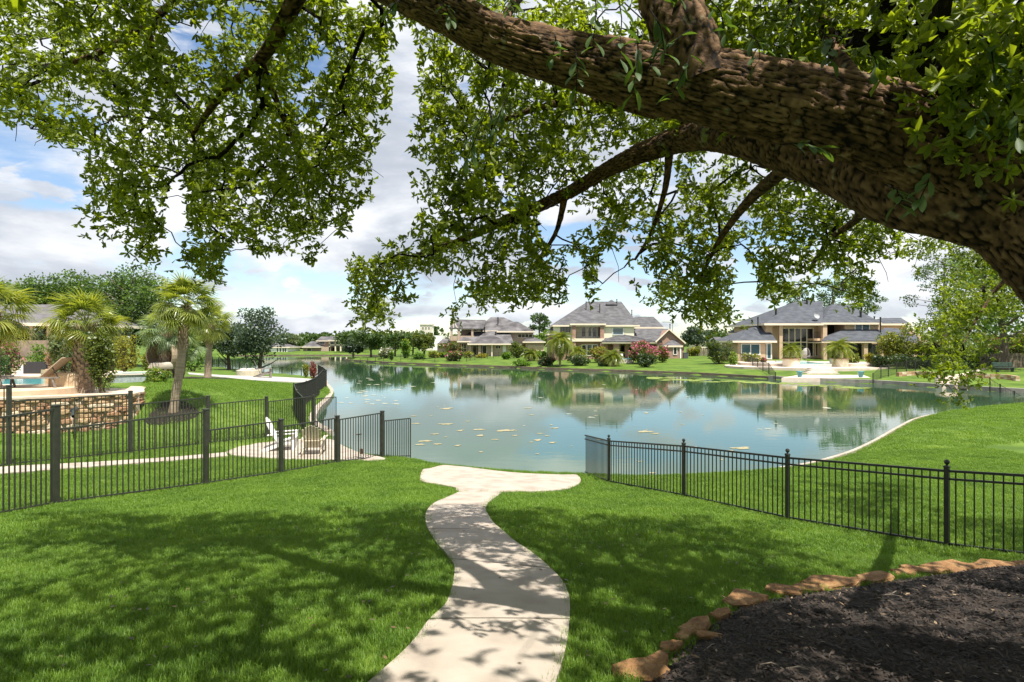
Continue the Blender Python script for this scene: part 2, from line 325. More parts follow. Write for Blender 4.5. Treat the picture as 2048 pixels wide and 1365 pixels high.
# bulkhead along the far banks
def bulkhead(pts, w, z0, z1, mat, name, label):
    pts = [Vector((p[0], p[1], 0)) for p in pts]; m = MB(); L_, R_ = [], []
    for i, p in enumerate(pts):
        t = (pts[min(i+1,len(pts)-1)]-pts[max(i-1,0)]).normalized(); nrm = Vector((t.y, -t.x, 0)); L_.append(p-nrm*w/2); R_.append(p+nrm*w/2)
    vs_ = []
    for a, b in zip(L_, R_): vs_ += [(a.x,a.y,z0),(a.x,a.y,z1),(b.x,b.y,z1),(b.x,b.y,z0)]
    fs = [(i*4+k, i*4+(k+1) % 4, i*4+4+(k+1) % 4, i*4+4+k) for i in range(len(pts)-1) for k in range(4)]
    m.add(vs_, fs+[(3,2,1,0), tuple(len(vs_)-4+k for k in range(4))]); return tag(obj(name, m, mat), label, kind='structure')
def shore_slice(i0, i1): return [tuple(p) for p in SH[i0*5:i1*5+1]]
bulkhead(shore_slice(14, 19), .45, -.6, .36, M('grey_bulkhead', (.22,.20,.17), (.34,.31,.26), rough=.95, scale=2, bump=.4), 'concrete_bulkhead', 'grey concrete bulkhead along the far bank')
bulkhead(shore_slice(19, 27), .35, -.6, .30, WOODB, 'timber_bulkhead', 'brown timber bulkhead below the houses')
bulkhead(shore_slice(27, 36), .4, -.6, .25, WOODB, 'timber_bulkhead', 'timber bulkhead at the far end of the lake')
bulkhead(shore_slice(36, 44), .35, -.5, .22, CONC, 'shore_edging', 'tan edging along the neighbouring bank')
bulkhead(shore_slice(4, 12), .12, -.5, .16, CONC, 'shore_edging', 'thin tan edging below the right lawn')
# paths
def strip_slabs(root, L_, R_, cuts, mat, lift=.035, gap=.03, sub=4):
    L_ = catmull(L_, sub, False); R_ = catmull(R_, sub, False); cuts = [c*sub for c in cuts]
    for a, b in zip(cuts[:-1], cuts[1:]):
        m = MB(); vs_ = []
        for k in range(a, b+1):
            l, r = np.array(L_[k]), np.array(R_[k])
            if k == a: l = l+(np.array(L_[k+1])-l)*min(.5, gap/np.linalg.norm(np.array(L_[k+1])-l)); r = r+(np.array(R_[k+1])-r)*min(.5, gap/np.linalg.norm(np.array(R_[k+1])-r))
            for t in np.linspace(0, 1, 5):
                p = l*(1-t)+r*t; vs_.append((p[0], p[1], gz(*p)+lift))
        nrow = b-a+1; top = [(i*5+j, i*5+j+1, i*5+j+6, i*5+j+5) for i in range(nrow-1) for j in range(4)]
        nb = len(vs_); low = [(x, y, z-.14) for x, y, z in vs_]
        rim = [i*5 for i in range(nrow)]+[(nrow-1)*5+j for j in range(1,5)]+[i*5+4 for i in range(nrow-2,-1,-1)]+[j for j in range(3,0,-1)]
        side = [(rim[i], rim[(i+1) % len(rim)], nb+rim[(i+1) % len(rim)], nb+rim[i]) for i in range(len(rim))]
        m.add(vs_+low, [f[::-1] for f in top]+side); obj('slab', m, mat, root, smooth=False)
root = thing('garden_path', 'winding concrete path', 'path', (LEFT[0][0], LEFT[0][1], 2.2)); root['kind'] = 'structure'
del root['category']
strip_slabs(root, LEFT, RIGHT, [0, 4, 10, 14, 17, 21], CONC)
root = thing('patio_pad', 'rounded concrete pad', 'pad', (PAD[0][0], PAD[0][1], .26)); root['kind'] = 'structure'; del root['category']
obj('slab', MB().prism(catmull(PAD, 3), -.4, pad_z), CONC, root, smooth=False)
root = thing('neighbour_path', 'straight concrete path', 'path', (NP_L[0][0], NP_L[0][1], .7)); root['kind'] = 'structure'; del root['category']
strip_slabs(root, NP_L, NP_R, [0, 2, 4, 5], CONC)
obj('slab', MB().prism(catmull(NPAD, 3), -.4, .31), CONC, root, smooth=False)
# mulch bed
bs = catmull(BED[:13], 3, False)+BED[13:]
bx = np.array(bs); gx, gy = np.meshgrid(np.arange(.4, 9.6, .12), np.arange(.2, 7.2, .12)); gx = gx.ravel(); gy = gy.ravel()
def bed_z(x, y):
    d = np.where(inside(bx, x, y), pdist(bx, x, y), 0); return ground(x, y)+.10*np.clip(d/.35, 0, 1)-.02*(d <= 0)+.04*np.sin(x*5.1)*np.sin(y*6.3)*np.clip(d, 0, 1)
m = MB(); nxx = len(np.arange(.4, 9.6, .12)); zz = bed_z(gx, gy)-.03*(~inside(bx, gx, gy)); ok = inside(bx, gx, gy)
fs = []
for i in range(len(gx)-nxx-1):
    if (i+1) % nxx and (ok[i] or ok[i+1] or ok[i+nxx] or ok[i+nxx+1]): fs.append((i, i+1, i+nxx+1, i+nxx))
m.add(np.c_[gx, gy, zz], fs); m.smooth = True
tag(obj('mulch_bed', m, SOIL), 'dark mulch bed round the oak', kind='structure')
n = 60000; cx_ = RNG.uniform(.4, 7.5, n); cy_ = RNG.uniform(1.2, 7.0, n); k = inside(bx, cx_, cy_) & (np.abs(cx_) < cy_*.95+.4); cx_, cy_ = cx_[k], cy_[k]; n = len(cx_)
cz_ = bed_z(cx_, cy_)+RNG.uniform(.004, .022, n); a = RNG.uniform(0, 6.28, n); ln = RNG.gamma(2, .005, n)+.006; wd = RNG.uniform(.003, .009, n); tl = RNG.uniform(-.5, .5, n)
dx = np.c_[np.cos(a)*np.cos(tl), np.sin(a)*np.cos(tl), np.sin(tl)]*ln[:,None]; dy = np.c_[-np.sin(a), np.cos(a), RNG.uniform(-.7,.7,n)]*wd[:,None]; c = np.c_[cx_, cy_, cz_]
cv = np.stack([c-dx-dy, c+dx-dy*.6, c+dx*1.1+dy, c-dx*.9+dy], 1).reshape(-1,3)
tag(np_mesh('mulch_chips', cv, np.arange(n*4).reshape(-1,4), CHIP), 'loose shredded bark mulch', 'mulch', kind='stuff')
ll = MB(); rl_ = random.Random(8)
for k in range(26):
    x, y = rl_.uniform(1.2, 5.5), rl_.uniform(2.4, 6.2)
    if not bool(inside(bx, np.array([x]), np.array([y]))[0]): continue
    a_ = rl_.uniform(0, 3.14); l_ = rl_.uniform(.08, .28); z0_ = float(bed_z(np.array([x]), np.array([y]))[0])+.012; x2, y2 = x+l_*math.cos(a_), y+l_*math.sin(a_); z2_ = float(bed_z(np.array([x2]), np.array([y2]))[0])+.014
    ll.tube([(x,y,z0_),((x+x2)/2+.01,(y+y2)/2-.01,(z0_+z2_)/2+.02),(x2,y2,z2_)], [.003,.003,.0015], 4)
tag(obj('fallen_twigs', ll, M('pale_twig', (.20,.16,.12), (.30,.25,.19), rough=.9, scale=20)), 'pale fallen twigs scattered on the dark mulch', 'twigs', kind='stuff')
n = 420; x = RNG.uniform(1, 6, n); y = RNG.uniform(2, 6.6, n); k = inside(bx, x, y); x, y = x[k], y[k]; n = len(x); a = RNG.uniform(0, 6.28, n); c = np.c_[x, y, bed_z(x, y)+.02]; ln = RNG.uniform(.012,.028,n)[:,None]
d1 = np.c_[np.cos(a), np.sin(a), RNG.uniform(-.3,.3,n)]*ln; d2 = np.c_[-np.sin(a), np.cos(a), RNG.uniform(-.5,.5,n)]*ln*.42
n2 = 330; xx = RNG.uniform(-3.5, 3.2, n2); yy = RNG.uniform(2.4, 10, n2); kk = ~inside(bx, xx, yy); xx, yy = xx[kk], yy[kk]; n2 = len(xx); onp = inside(LEFT+RIGHT[::-1], xx, yy); kk = onp & (RNG.uniform(size=n2) < .55) | ~onp; xx, yy, onp = xx[kk], yy[kk], onp[kk]; n2 = len(xx)
a2 = RNG.uniform(0, 6.28, n2); c2_ = np.c_[xx, yy, ground(xx, yy)+np.where(onp, .043, .05)]; l2 = RNG.uniform(.012,.03,n2)[:,None]; e1 = np.c_[np.cos(a2), np.sin(a2), RNG.uniform(-.12,.12,n2)]*l2; e2 = np.c_[-np.sin(a2), np.cos(a2), RNG.uniform(-.2,.2,n2)]*l2*.4
tag(np_mesh('fallen_leaves', np.stack([c2_-e1, c2_+e2, c2_+e1, c2_-e2], 1).reshape(-1,3), np.arange(n2*4).reshape(-1,4), leafmat('brown_leaf', (.05,.03,.017), (.16,.10,.05), trans=.1, tcol=(1.2,1.1,1), big=3)), 'small brown oak leaves fallen on lawn and path', 'leaves', kind='stuff')
tag(np_mesh('leaf_litter', np.stack([c-d1, c+d2, c+d1, c-d2], 1).reshape(-1,3), np.arange(n*4).reshape(-1,4), leafmat('dry_leaf', (.17,.10,.05), (.32,.23,.14), trans=.1, tcol=(1.2,1.1,1), big=3)), 'dry tan oak leaves scattered on the mulch', 'leaves', kind='stuff')
# ------------------------------------------------------------------ grass blades
GRASS = leafmat('grass_blade', (.052,.122,.010), (.165,.268,.030), trans=.35, tcol=(1.9,1.8,.7), rough=.55, big=1.3)
def tuft(name, nb, rad, h0, h1, w):
    rs = np.random.default_rng(3); v = []; f = []
    for i in range(nb):
        a = rs.uniform(0, 6.28); r = rad*math.sqrt(rs.uniform()); x, y = r*math.cos(a), r*math.sin(a); h = rs.uniform(h0, h1); b = rs.uniform(0, 6.28); le = rs.uniform(.2, .9)*h
        ca, sa = math.cos(b), math.sin(b); ww = w*rs.uniform(.7, 1.2); k = len(v)
        v += [(x-sa*ww, y+ca*ww, -.01), (x+sa*ww, y-ca*ww, -.01), (x+ca*le*.35+sa*ww*.8, y+sa*le*.35-ca*ww*.8, h*.6), (x+ca*le*.35-sa*ww*.8, y+sa*le*.35+ca*ww*.8, h*.6), (x+ca*le, y+sa*le, h)]
        f += [(k, k+1, k+2, k+3), (k+3, k+2, k+4)]
    me = bpy.data.meshes.new(name); me.from_pydata(v, [], f); me.materials.append(GRASS); return bpy.data.objects.new(name, me)
EXCL = [LEFT+RIGHT[::-1], PAD, bs, NP_L+NP_R[::-1], NPAD, TERR_S]
def scatter(x0, x1, y0, y1, dens, cond=None):
    n = int((x1-x0)*(y1-y0)*dens); x = RNG.uniform(x0, x1, n); y = RNG.uniform(y0, y1, n)
    k = (np.abs(x) < y*.93+.8); x, y = x[k], y[k]
    if cond is not None: k = cond(x, y); x, y = x[k], y[k]
    k = np.ones(len(x), bool)
    for i_, e in enumerate(EXCL): k &= ~(inside(e, x, y) & (pdist(e, x, y) > .03)) if i_ < 2 else ~inside(e, x, y)
    x, y = x[k], y[k]; z = ground(x, y); k = z > .045; return np.c_[x[k], y[k], z[k]]
def grass_object(name, pts, tf, smin, smax, label):
    me = bpy.data.meshes.new(name); me.vertices.add(len(pts)); me.vertices.foreach_set('co', np.asarray(pts, np.float32).ravel()); o = mesh_obj(name, me, GRASS)
    ng = bpy.data.node_groups.new(name, 'GeometryNodeTree'); ng.interface.new_socket('Geometry', in_out='INPUT', socket_type='NodeSocketGeometry'); ng.interface.new_socket('Geometry', in_out='OUTPUT', socket_type='NodeSocketGeometry')
    N, L = ng.nodes, ng.links; gi = N.new('NodeGroupInput'); go = N.new('NodeGroupOutput'); m2p = N.new('GeometryNodeMeshToPoints'); iop = N.new('GeometryNodeInstanceOnPoints'); oi = N.new('GeometryNodeObjectInfo')
    oi.inputs['Object'].default_value = tf; oi.inputs['As Instance'].default_value = True
    L.new(gi.outputs[0], m2p.inputs[0]); L.new(m2p.outputs[0], iop.inputs['Points']); L.new(oi.outputs['Geometry'], iop.inputs['Instance'])
    rr = N.new('FunctionNodeRandomValue'); rr.data_type = 'FLOAT_VECTOR'; rr.inputs[0].default_value = (-.12,-.12,0); rr.inputs[1].default_value = (.12,.12,6.28); L.new(rr.outputs[0], iop.inputs['Rotation'])
    rs = N.new('FunctionNodeRandomValue'); rs.data_type = 'FLOAT'; rs.inputs[2].default_value = smin; rs.inputs[3].default_value = smax; rs.inputs['Seed'].default_value = 5; L.new(rs.outputs[1], iop.inputs['Scale'])
    L.new(iop.outputs[0], go.inputs[0]); md = o.modifiers.new('blades', 'NODES'); md.node_group = ng
    return tag(o, label, 'grass', kind='stuff')
NG = RNG
t1 = tuft('grass_tuft', 22, .06, .025, .055, .0017); t2 = tuft('grass_tuft_wide', 20, .10, .03, .06, .0032); t3 = tuft('grass_tuft_far', 16, .22, .04, .075, .007)
grass_object('near_grass', scatter(-7, 7, 1.9, 7.2, 620), t1, .7, 1.25, 'short green lawn grass in the tree shade')
grass_object('middle_grass', scatter(-16, 16, 7.2, 19.5, 190), t2, .7, 1.2, 'sunlit lawn grass between the fences')
grass_object('far_grass', np.r_[scatter(-22, -6, 19.5, 44, 42), scatter(3, 32, 19.5, 36, 42)], t3, .7, 1.2, 'lawn grass on the banks behind the fences')
# ------------------------------------------------------------------ fences
def shared_box(name, w, mat):
    me = bpy.data.meshes.new(name); m = MB().box(-w/2, w/2, -w/2, w/2, 0, 1); me.from_pydata(m.v, [], m.f); me.materials.append(mat); return me
def put(name, me, root, loc, scale=(1,1,1), rot=0):
    o = bpy.data.objects.new(name, me); COL.objects.link(o); o.parent = root; o.location = Vector(loc)-ORG[root.name]; o.scale = scale; o.rotation_euler = (0,0,rot) if not hasattr(rot,'__len__') else rot
    ORG[o.name] = ORG[root.name]; return o
def fence(label, posts, mat, pw=.075, kw=.018, pitch=.105, rails=None, second=None, finial=False, ends=(True,True), bottom=.07, group=None, hpost=None):
    """posts: (x, y, top z); rails: per panel the height of its top rail at either end"""
    x, y, _ = posts[0]; root = thing('metal_fence', label, 'fence', (x, y, gz(x, y)), group)
    pm = shared_box('picket', kw, mat); post_m = shared_box('post', pw, mat)
    for i, (x, y, zt) in enumerate(posts):
        if (i == 0 and not ends[0]) or (i == len(posts)-1 and not ends[1]): continue
        g0 = max(gz(x, y), -.3)-.1; nx_, ny_, _ = posts[min(i+1, len(posts)-1)]; px_, py_, _ = posts[max(i-1, 0)]; ang = math.atan2(ny_-py_, nx_-px_)
        po = put('post', post_m, root, (x, y, g0), (1,1,zt-g0), ang)
        c = MB().lathe((x,y,zt), [(pw*.82,0),(pw*.82,.018),(pw*.6,.03),(.0,.034)], 4, math.pi/4+ang, math.pi/4+ang+2*math.pi)
        if finial: c.lathe((x,y,zt+.03), [(.012,0),(.014,.012),(.03,.03),(.038,.052),(.028,.078),(0,.09)], 12)
        obj('post_cap', c, mat, root)
    for i in range(len(posts)-1):
        (x0,y0,_),(x1,y1,_) = posts[i], posts[i+1]; r0, r1 = rails[i]; L_ = math.hypot(x1-x0, y1-y0); n = max(2, int(round(L_/pitch))); ang = math.atan2(y1-y0, x1-x0)
        tt = [k/n for k in range(1, n)]; gg = ground(np.array([x0+(x1-x0)*t for t in [0]+tt+[1]]), np.array([y0+(y1-y0)*t for t in [0]+tt+[1]])); gg = np.maximum(gg, bottom)
        obj('rail', MB().beam((x0,y0,r0),(x1,y1,r1),.032,.034), mat, root)
        if second: obj('rail', MB().beam((x0,y0,r0-second),(x1,y1,r1-second),.03,.03), mat, root)
        ga, gb = gg[0]+.045, gg[-1]+.045
        obj('rail', MB().beam((x0,y0,ga),(x1,y1,gb),.03,.03), mat, root)
        for k, t in enumerate(tt):
            zb = min(ga+(gb-ga)*t, gg[k+1]+.04); put('picket', pm, root, (x0+(x1-x0)*t, y0+(y1-y0)*t, zb-.02), (1,1,r0+(r1-r0)*t-zb+.02), ang)
    return root
def X(px, Z): return (px-CX)/F*Z
def ZT(py, Z): return H-(py-CY)/F*Z
# near fence on the left: level panels stepping down the bank
lp = [(-140, 8.6, 800), (111, 11.0, 813), (412, 13.8, 820.5), (562, 15.5, 840.5), (674.7, 17.3, 833.4), (764.5, 19.0, 824)]
posts = [(X(a,b), b, ZT(c,b)) for a, b, c in lp]+[(X(820.8,19.7), 19.7, ZT(840,19.7))]
rr = [(2.78,2.78),(2.385,2.385),(1.925,1.925),(1.76,1.76),(1.70,1.70),(1.425,1.425)]
fl = fence('bronze metal fence stepping down past the mown lawn, nearest the winding path on its left', posts[:-1], IRONG, pw=.10, kw=.020, pitch=.112, rails=rr[:5])
fl2 = fence('short fence gate panel sticking out over the water beside the bronze fence', posts[-2:], IRONG, kw=.022, pitch=.085, rails=[rr[5]], ends=(False,True), bottom=.08, pw=.03)
# the neighbour's fence behind it
rp = [(-160,13.2,770),(18,15.0,773),(261,17.6,784),(416,20.0,793.5),(533,22.0,795),(627,24.3,792)]
posts2 = [(X(a,b), b, ZT(c,b)) for a, b, c in rp]
fence('bronze metal fence behind the straight path, in front of the stone retaining wall', posts2, IRONG, pw=.09, kw=.020, pitch=.115,
      rails=[(2.86,2.86),(2.50,2.46),(2.12,2.12),(1.86,1.86),(1.74,1.74)])
posts2b = [posts2[-1], (X(672,25.2), 25.2, ZT(797,25.2))]
fence('narrow fence panel reaching over the water beyond the white chairs', posts2b, IRONG, kw=.022, pitch=.10, rails=[(1.62,1.62)], ends=(False,True), bottom=.08, pw=.03)
# shore fence running away along the neighbour's bank
sp = [(-8.9,24.4),(-10.3,27.2),(-11.7,30.5),(-12.3,34),(-13.1,38),(-14.0,42),(-15.0,46),(-16.6,50),(-18.4,54)]
posts3 = [(x, y, max(gz(x,y),.2)+1.38) for x, y in sp]
fence('long black fence curving along the neighbouring shore', posts3, IRON, pw=.06, kw=.018, pitch=.115, rails=[(posts3[i][2]-.04, posts3[i+1][2]-.04) for i in range(len(sp)-1)])
# right fence with two top rails and ball finials
rf = [(1217.6,15.0,879),(1367.4,12.5,888.7),(1575,10.2,911),(1893.7,8.25,936)]
posts4 = [(X(a,b), b, ZT(c,b)) for a, b, c in rf]; dx_, dy_ = posts4[3][0]-posts4[2][0], posts4[3][1]-posts4[2][1]
posts4.append((posts4[3][0]+dx_*1.05, posts4[3][1]+dy_*1.02, posts4[3][2]+.28))
fence('black metal fence with ball finials on the posts, running down beside the mulch bed', posts4, IRON, pw=.06, kw=.016, pitch=.105, second=.115, finial=True,
      rails=[(posts4[i][2]-.05, posts4[i+1][2]-.05) for i in range(4)])
pe = [(X(1170,17.2), 17.2, ZT(870,17.2)), posts4[0]]
fence('thin black fence end panel overhanging the lake by the patio pad', pe, IRON, kw=.016, pitch=.105, second=.115, rails=[(pe[0][2]-.02, pe[1][2]-.05)], ends=(False,False), bottom=.1, pw=.03)
# far fences: posts one by one, the hair-thin pickets together
def far_fence(label, pix, hgt, n, mat=IRON, pick=True, zs=None):
    pts = [Gp(*p) for p in pix] if zs is None else [Vector((X(p[0],z), z, gz(X(p[0],z), z))) for p, z in zip(pix, zs)]
    seg = [0]
    for a, b in zip(pts[:-1], pts[1:]): seg.append(seg[-1]+(b-a).length)
    def at(d):
        for i in range(len(pts)-1):
            if d <= seg[i+1]+1e-6: return pts[i].lerp(pts[i+1], (d-seg[i])/(seg[i+1]-seg[i]))
        return pts[-1]
    root = thing('iron_fence', label, 'fence', pts[0], 'iron fences on the far banks'); pm = shared_box('post', .07, mat)
    ps = []
    for k in range(n+1):
        p = at(seg[-1]*k/n); z = gz(p.x, p.y); ps.append(Vector((p.x, p.y, z))); put('post', pm, root, (p.x, p.y, z-.1), (1,1,hgt+.15))
    rails = MB(); pk = MB()
    for a, b in zip(ps[:-1], ps[1:]):
        for h in (hgt-.05, .12): obj('rail', MB().beam(a+Vector((0,0,h)), b+Vector((0,0,h)), .025, .025), mat, root)
        m = int((b-a).length/.16)
        for k in range(1, m):
            q = a.lerp(b, k/m); pk.box(q.x-.006, q.x+.006, q.y-.006, q.y+.006, q.z+.1, q.z+hgt-.05)
    if pick: tag(obj('pickets', pk, mat, root), kind='stuff')
far_fence('black iron fence on the lawn left of the pool planters', [(1474,720),(1551,755)], 1.25, 8)
far_fence('black iron fence climbing the lawn beside the landing steps', [(1746,762),(1785,752),(1838,741),(1890,737)], 1.25, 7)
far_fence('black iron fence in front of the green bench', [(1980,776),(1995,778),(2090,786)], 1.35, 4)
far_fence('low black fence along the grassy point by the trees', [(720,728),(800,731),(928,733),(945,728),(998,721)], 1.1, 17, zs=[111,103,96.5,102,112])
far_fence('black fence along the bank behind the fire pit', [(400,735),(500,749),(596,758),(640,764)], 1.2, 15, zs=[78,69,63,60])
# ------------------------------------------------------------------ stones round the mulch bed
SANDST = M('sandstone', (.17,.085,.032), (.32,.195,.085), rough=.9, scale=9, bump=1.0, bscale=38, c3=(.24,.12,.045), detail=12, lo=.3, hi=.7)
def rock(c, lx, ly, lz, ang, seed, flat=.55):
    m = MB(); rs = random.Random(seed); n = 11; vs_ = []; rings = [(.90,-1),(1.0,-.5),(1.0,.55),(.93,.92),(.55,1.0)]
    rad = [rs.uniform(.62, 1.15) for _ in range(n)]
    for r, z in rings:
        for k in range(n):
            a = 2*math.pi*k/n; q = r*rad[k]*rs.uniform(.95, 1.04); x, y = math.copysign(abs(math.cos(a))**.75, math.cos(a))*q*lx, math.copysign(abs(math.sin(a))**.75, math.sin(a))*q*ly
            vs_.append((c[0]+x*math.cos(ang)-y*math.sin(ang)+rs.uniform(-.07,.07)*ly, c[1]+x*math.sin(ang)+y*math.cos(ang)+rs.uniform(-.07,.07)*ly, c[2]+z*lz*rs.uniform(.70,1.15)))
    vs_.append((c[0], c[1], c[2]+lz*1.02)); fs = [(i*n+k, i*n+(k+1) % n, i*n+n+(k+1) % n, i*n+n+k) for i in range(len(rings)-1) for k in range(n)]
    fs += [(4*n+k, 4*n+(k+1) % n, 5*n) for k in range(n)]+[tuple(range(n-1,-1,-1))]
    return m.add(vs_, fs)
SL = [(1290,1345,120,26,.5),(1342,1300,50,20,.7),(1395,1258,84,16,.8),(1423,1280,50,10,-.3),(1482,1207,104,24,.62),(1565,1186,84,26,-.15),(1660,1171,104,15,.15),(1752,1160,84,14,.35),(1808,1147,46,12,.3),(1832,1143,60,14,-.1),(1906,1138,96,22,.15),(1996,1137,92,26,0.0),(2080,1134,80,22,0.1),(1368,1278,40,10,.8),(1440,1234,46,12,.7),(1618,1180,50,12,.1),(1708,1166,46,10,.3),(1872,1143,44,10,.2),(1952,1139,48,12,.1),(1318,1322,36,10,.6)]
for i, (px, py, w, hh, an) in enumerate(SL):
    q = Gp(px, py+4); s = w/F*q.y/2*1.22
    tag(obj('edging_stone', rock((q.x, q.y, q.z+.03), s, s*.52, .020+hh*.0005*q.y/4, an, 40+i), SANDST, at=(q.x,q.y,q.z), smooth=False),
        {0: 'largest sandstone slab, at the tip of the mulch bed beside the path', 3: 'reddish flat stone lying in the mulch just inside the row of edging slabs'}.get(i, 'rough golden sandstone slab edging the dark mulch bed'), 'stone', 'sandstone slabs edging the mulch bed')
# ------------------------------------------------------------------ foliage builders
def leaf_quads(c, d, nrm, ln, wd, fold=0.25):
    """c base point, d direction, nrm normal; rhombic leaf widest past the middle"""
    s = np.cross(d, nrm); s /= np.linalg.norm(s, axis=1, keepdims=True)+1e-9; ln = ln[:,None]; wd = wd[:,None]
    up = nrm*wd*fold
    return np.stack([c, c+d*ln*.55+s*wd+up, c+d*ln-nrm*ln*.12, c+d*ln*.55-s*wd+up], 1).reshape(-1, 3)
def unit(a): return a/(np.linalg.norm(a, axis=1, keepdims=True)+1e-9)
def crown_points(blobs, n, rs, shell=.55):
    B = np.array(blobs, float); vol = B[:,3]*B[:,4]*B[:,5]; k = rs.choice(len(B), n, p=vol**.8/np.sum(vol**.8)); u = unit(rs.normal(size=(n,3)))
    r = shell+(1-shell)*rs.uniform(size=(n,1)); r = np.where(rs.uniform(size=(n,1)) < .25, rs.uniform(size=(n,1)), r)
    return B[k,:3]+u*r*B[k,3:6], u
def crown(name, blobs, n, size, mat, root, seed=1, aspect=.45, up=.5):
    rs = np.random.default_rng(abs(seed)); c, u = crown_points(blobs, n, rs); d = unit(u*.6+rs.normal(size=(n,3))*.7+np.array([0,0,-.1])); nr = unit(rs.normal(size=(n,3))+u*.5+np.array([0,0,up]))
    ln = size*rs.uniform(.6, 1.4, n); v = leaf_quads(c, d, nr, ln, ln*aspect*rs.uniform(.7, 1.2, n))
    return np_mesh(name, v, np.arange(n*4).reshape(-1,4), mat, root, ORG[root.name])
def lumps(c, rx, ry, rz, k, rs, s0=.32, s1=.52, flat=.85):
    out = []
    for i in range(k):
        u = unit(rs.normal(size=(1,3)))[0]; u[2] = u[2]*.9+.12; q = rs.uniform(.35, .92); s = rs.uniform(s0*.6, s1)*(1.25-.45*q)
        out.append((c[0]+u[0]*rx*q, c[1]+u[1]*ry*q, c[2]+u[2]*rz*q, rx*s, ry*s, rz*s*flat))
    return out
def branchy_trunk(root, base, top, spread, r0, seed, nb=6, mat=None, lean=(0,0), low=.35):
    rs = random.Random(seed); m = MB(); b = Vector(base); t = Vector(top); mid = b.lerp(t, .5)+Vector((rs.uniform(-.1,.1)*spread, 0, 0))
    m.tube([b-Vector((0,0,.15)), b.lerp(t,.12), mid, t], [r0*1.35, r0, r0*.72, r0*.25], 8)
    for i in range(nb):
        f = low+(.9-low)*i/nb; st = b.lerp(mid, f*2) if f < .5 else mid.lerp(t, f*2-1); a = rs.uniform(0, 6.28); e = st+Vector((math.cos(a)*spread*rs.uniform(.5,.9), math.sin(a)*spread*rs.uniform(.5,.9), (t.z-b.z)*rs.uniform(.15,.4)))
        m.tube([st, st.lerp(e,.5)+Vector((0,0,-.05*spread)), e], [r0*.5, r0*.3, r0*.1], 5)
    return obj('trunk', m, mat or TRUNK, root)
LG = {'oak': leafmat('leaf_oak', (.028,.060,.014), (.075,.125,.028), .3), 'bright': leafmat('leaf_bright', (.055,.125,.014), (.13,.22,.03), .32),
 'olive': leafmat('leaf_olive', (.05,.085,.018), (.13,.155,.035), .3), 'dark': leafmat('leaf_dark', (.022,.045,.014), (.055,.085,.028), .25),
 'pale': leafmat('leaf_pale', (.075,.115,.05), (.17,.21,.11), .3), 'pink': leafmat('blossom_pink', (.33,.055,.10), (.50,.13,.20), .25, (1.4,1.1,1.2)),
 'red': leafmat('leaf_red', (.14,.035,.03), (.26,.09,.06), .3, (1.6,1.3,1)), 'yellow': leafmat('leaf_yellow', (.22,.22,.02), (.40,.36,.04), .35, (1.5,1.4,.8)),
 'rust': leafmat('leaf_rust', (.17,.075,.03), (.28,.16,.05), .3, (1.5,1.3,1)), 'pine': leafmat('leaf_pine', (.03,.065,.018), (.075,.13,.035), .25),
 'gold': leafmat('leaf_gold_green', (.09,.125,.018), (.24,.24,.04), .33), 'white': leafmat('blossom_white', (.45,.42,.36), (.62,.60,.54), .2, (1.1,1.1,1.1)),
 'magnolia': leafmat('leaf_blue_green', (.03,.055,.035), (.075,.11,.065), .22)}
def base_at(px, by, Z=None):
    if Z is None: return Gp(px, by)
    x = X(px, Z); return Vector((x, Z, gz(x, Z)))
def shrub(px, by, ty, w, kind, label, Z=None, n=900, name='garden_shrub', cat='shrub', group=None, mix=None, bz=None, k=9, lean=0, size=None):
    b = base_at(px, by, Z); 
    if bz is not None: b.z = bz
    Zb = b.y; rx = w/2/F*Zb; h = max(.3, ZT(ty, Zb)-b.z); root = thing(name, label, cat, b, group); rs = np.random.default_rng(int(px*7+by*3) % 99991)
    bl = lumps((b.x, b.y, b.z+h*.55), rx*.95, rx*.85, h*.48, k, rs)+[(b.x, b.y, b.z+h*.40, rx*.7, rx*.65, h*.38)]
    st = MB()
    for i in range(4):
        e = bl[i % len(bl)]; st.tube([(b.x+rs.uniform(-.1,.1)*rx, b.y, b.z-.1), ((b.x+e[0])/2, (b.y+e[1])/2, b.z+h*.25), (e[0], e[1], e[2])], [.05*h**.5, .04*h**.5, .015], 5)
    obj('stem', st, TRUNK, root); sz = size or max(.10, 3.6/F*Zb)
    crown('foliage', bl, n, sz, LG[kind], root, int(px))
    if mix: 
        mk, fr = mix; bl2 = [(x, y, z+c*.35, a*1.03, bb*1.03, c*.85) for x, y, z, a, bb, c in bl]; crown('blossom' if 'blossom' in LG[mk].name else 'new_growth', bl2, int(n*fr), sz*.9, LG[mk], root, int(px)+1)
    return root
def tree(px, by, ty, w, kind, label, Z=None, n=2600, name='shade_tree', group=None, trunk=.3, crown_low=.32, mix=None, k=20, bz=None, size=None, tr=None, depth=.9):
    b = base_at(px, by, Z)
    if bz is not None: b.z = bz
    Zb = b.y; rx = w/2/F*Zb; h = ZT(ty, Zb)-b.z; root = thing(name, label, 'tree', b, group); rs = np.random.default_rng(int(px*5+by) % 99991)
    cz = b.z+h*(crown_low+1)/2; rz = h*(1-crown_low)/2; bl = lumps((b.x, b.y, cz), rx, rx*depth, rz, k, rs, .3, .5)
    branchy_trunk(root, b, (b.x, b.y, b.z+h*.86), rx*.8, trunk, int(px), 7, tr, low=crown_low*.8)
    sz = size or max(.12, 4.2/F*Zb); crown('crown', bl, n, sz, LG[kind], root, int(px))
    if mix: crown('new_growth', [(x, y, z+c*.3, a, bb, c*.8) for x, y, z, a, bb, c in bl], int(n*mix[1]), sz, LG[mix[0]], root, int(px)+1)
    return root
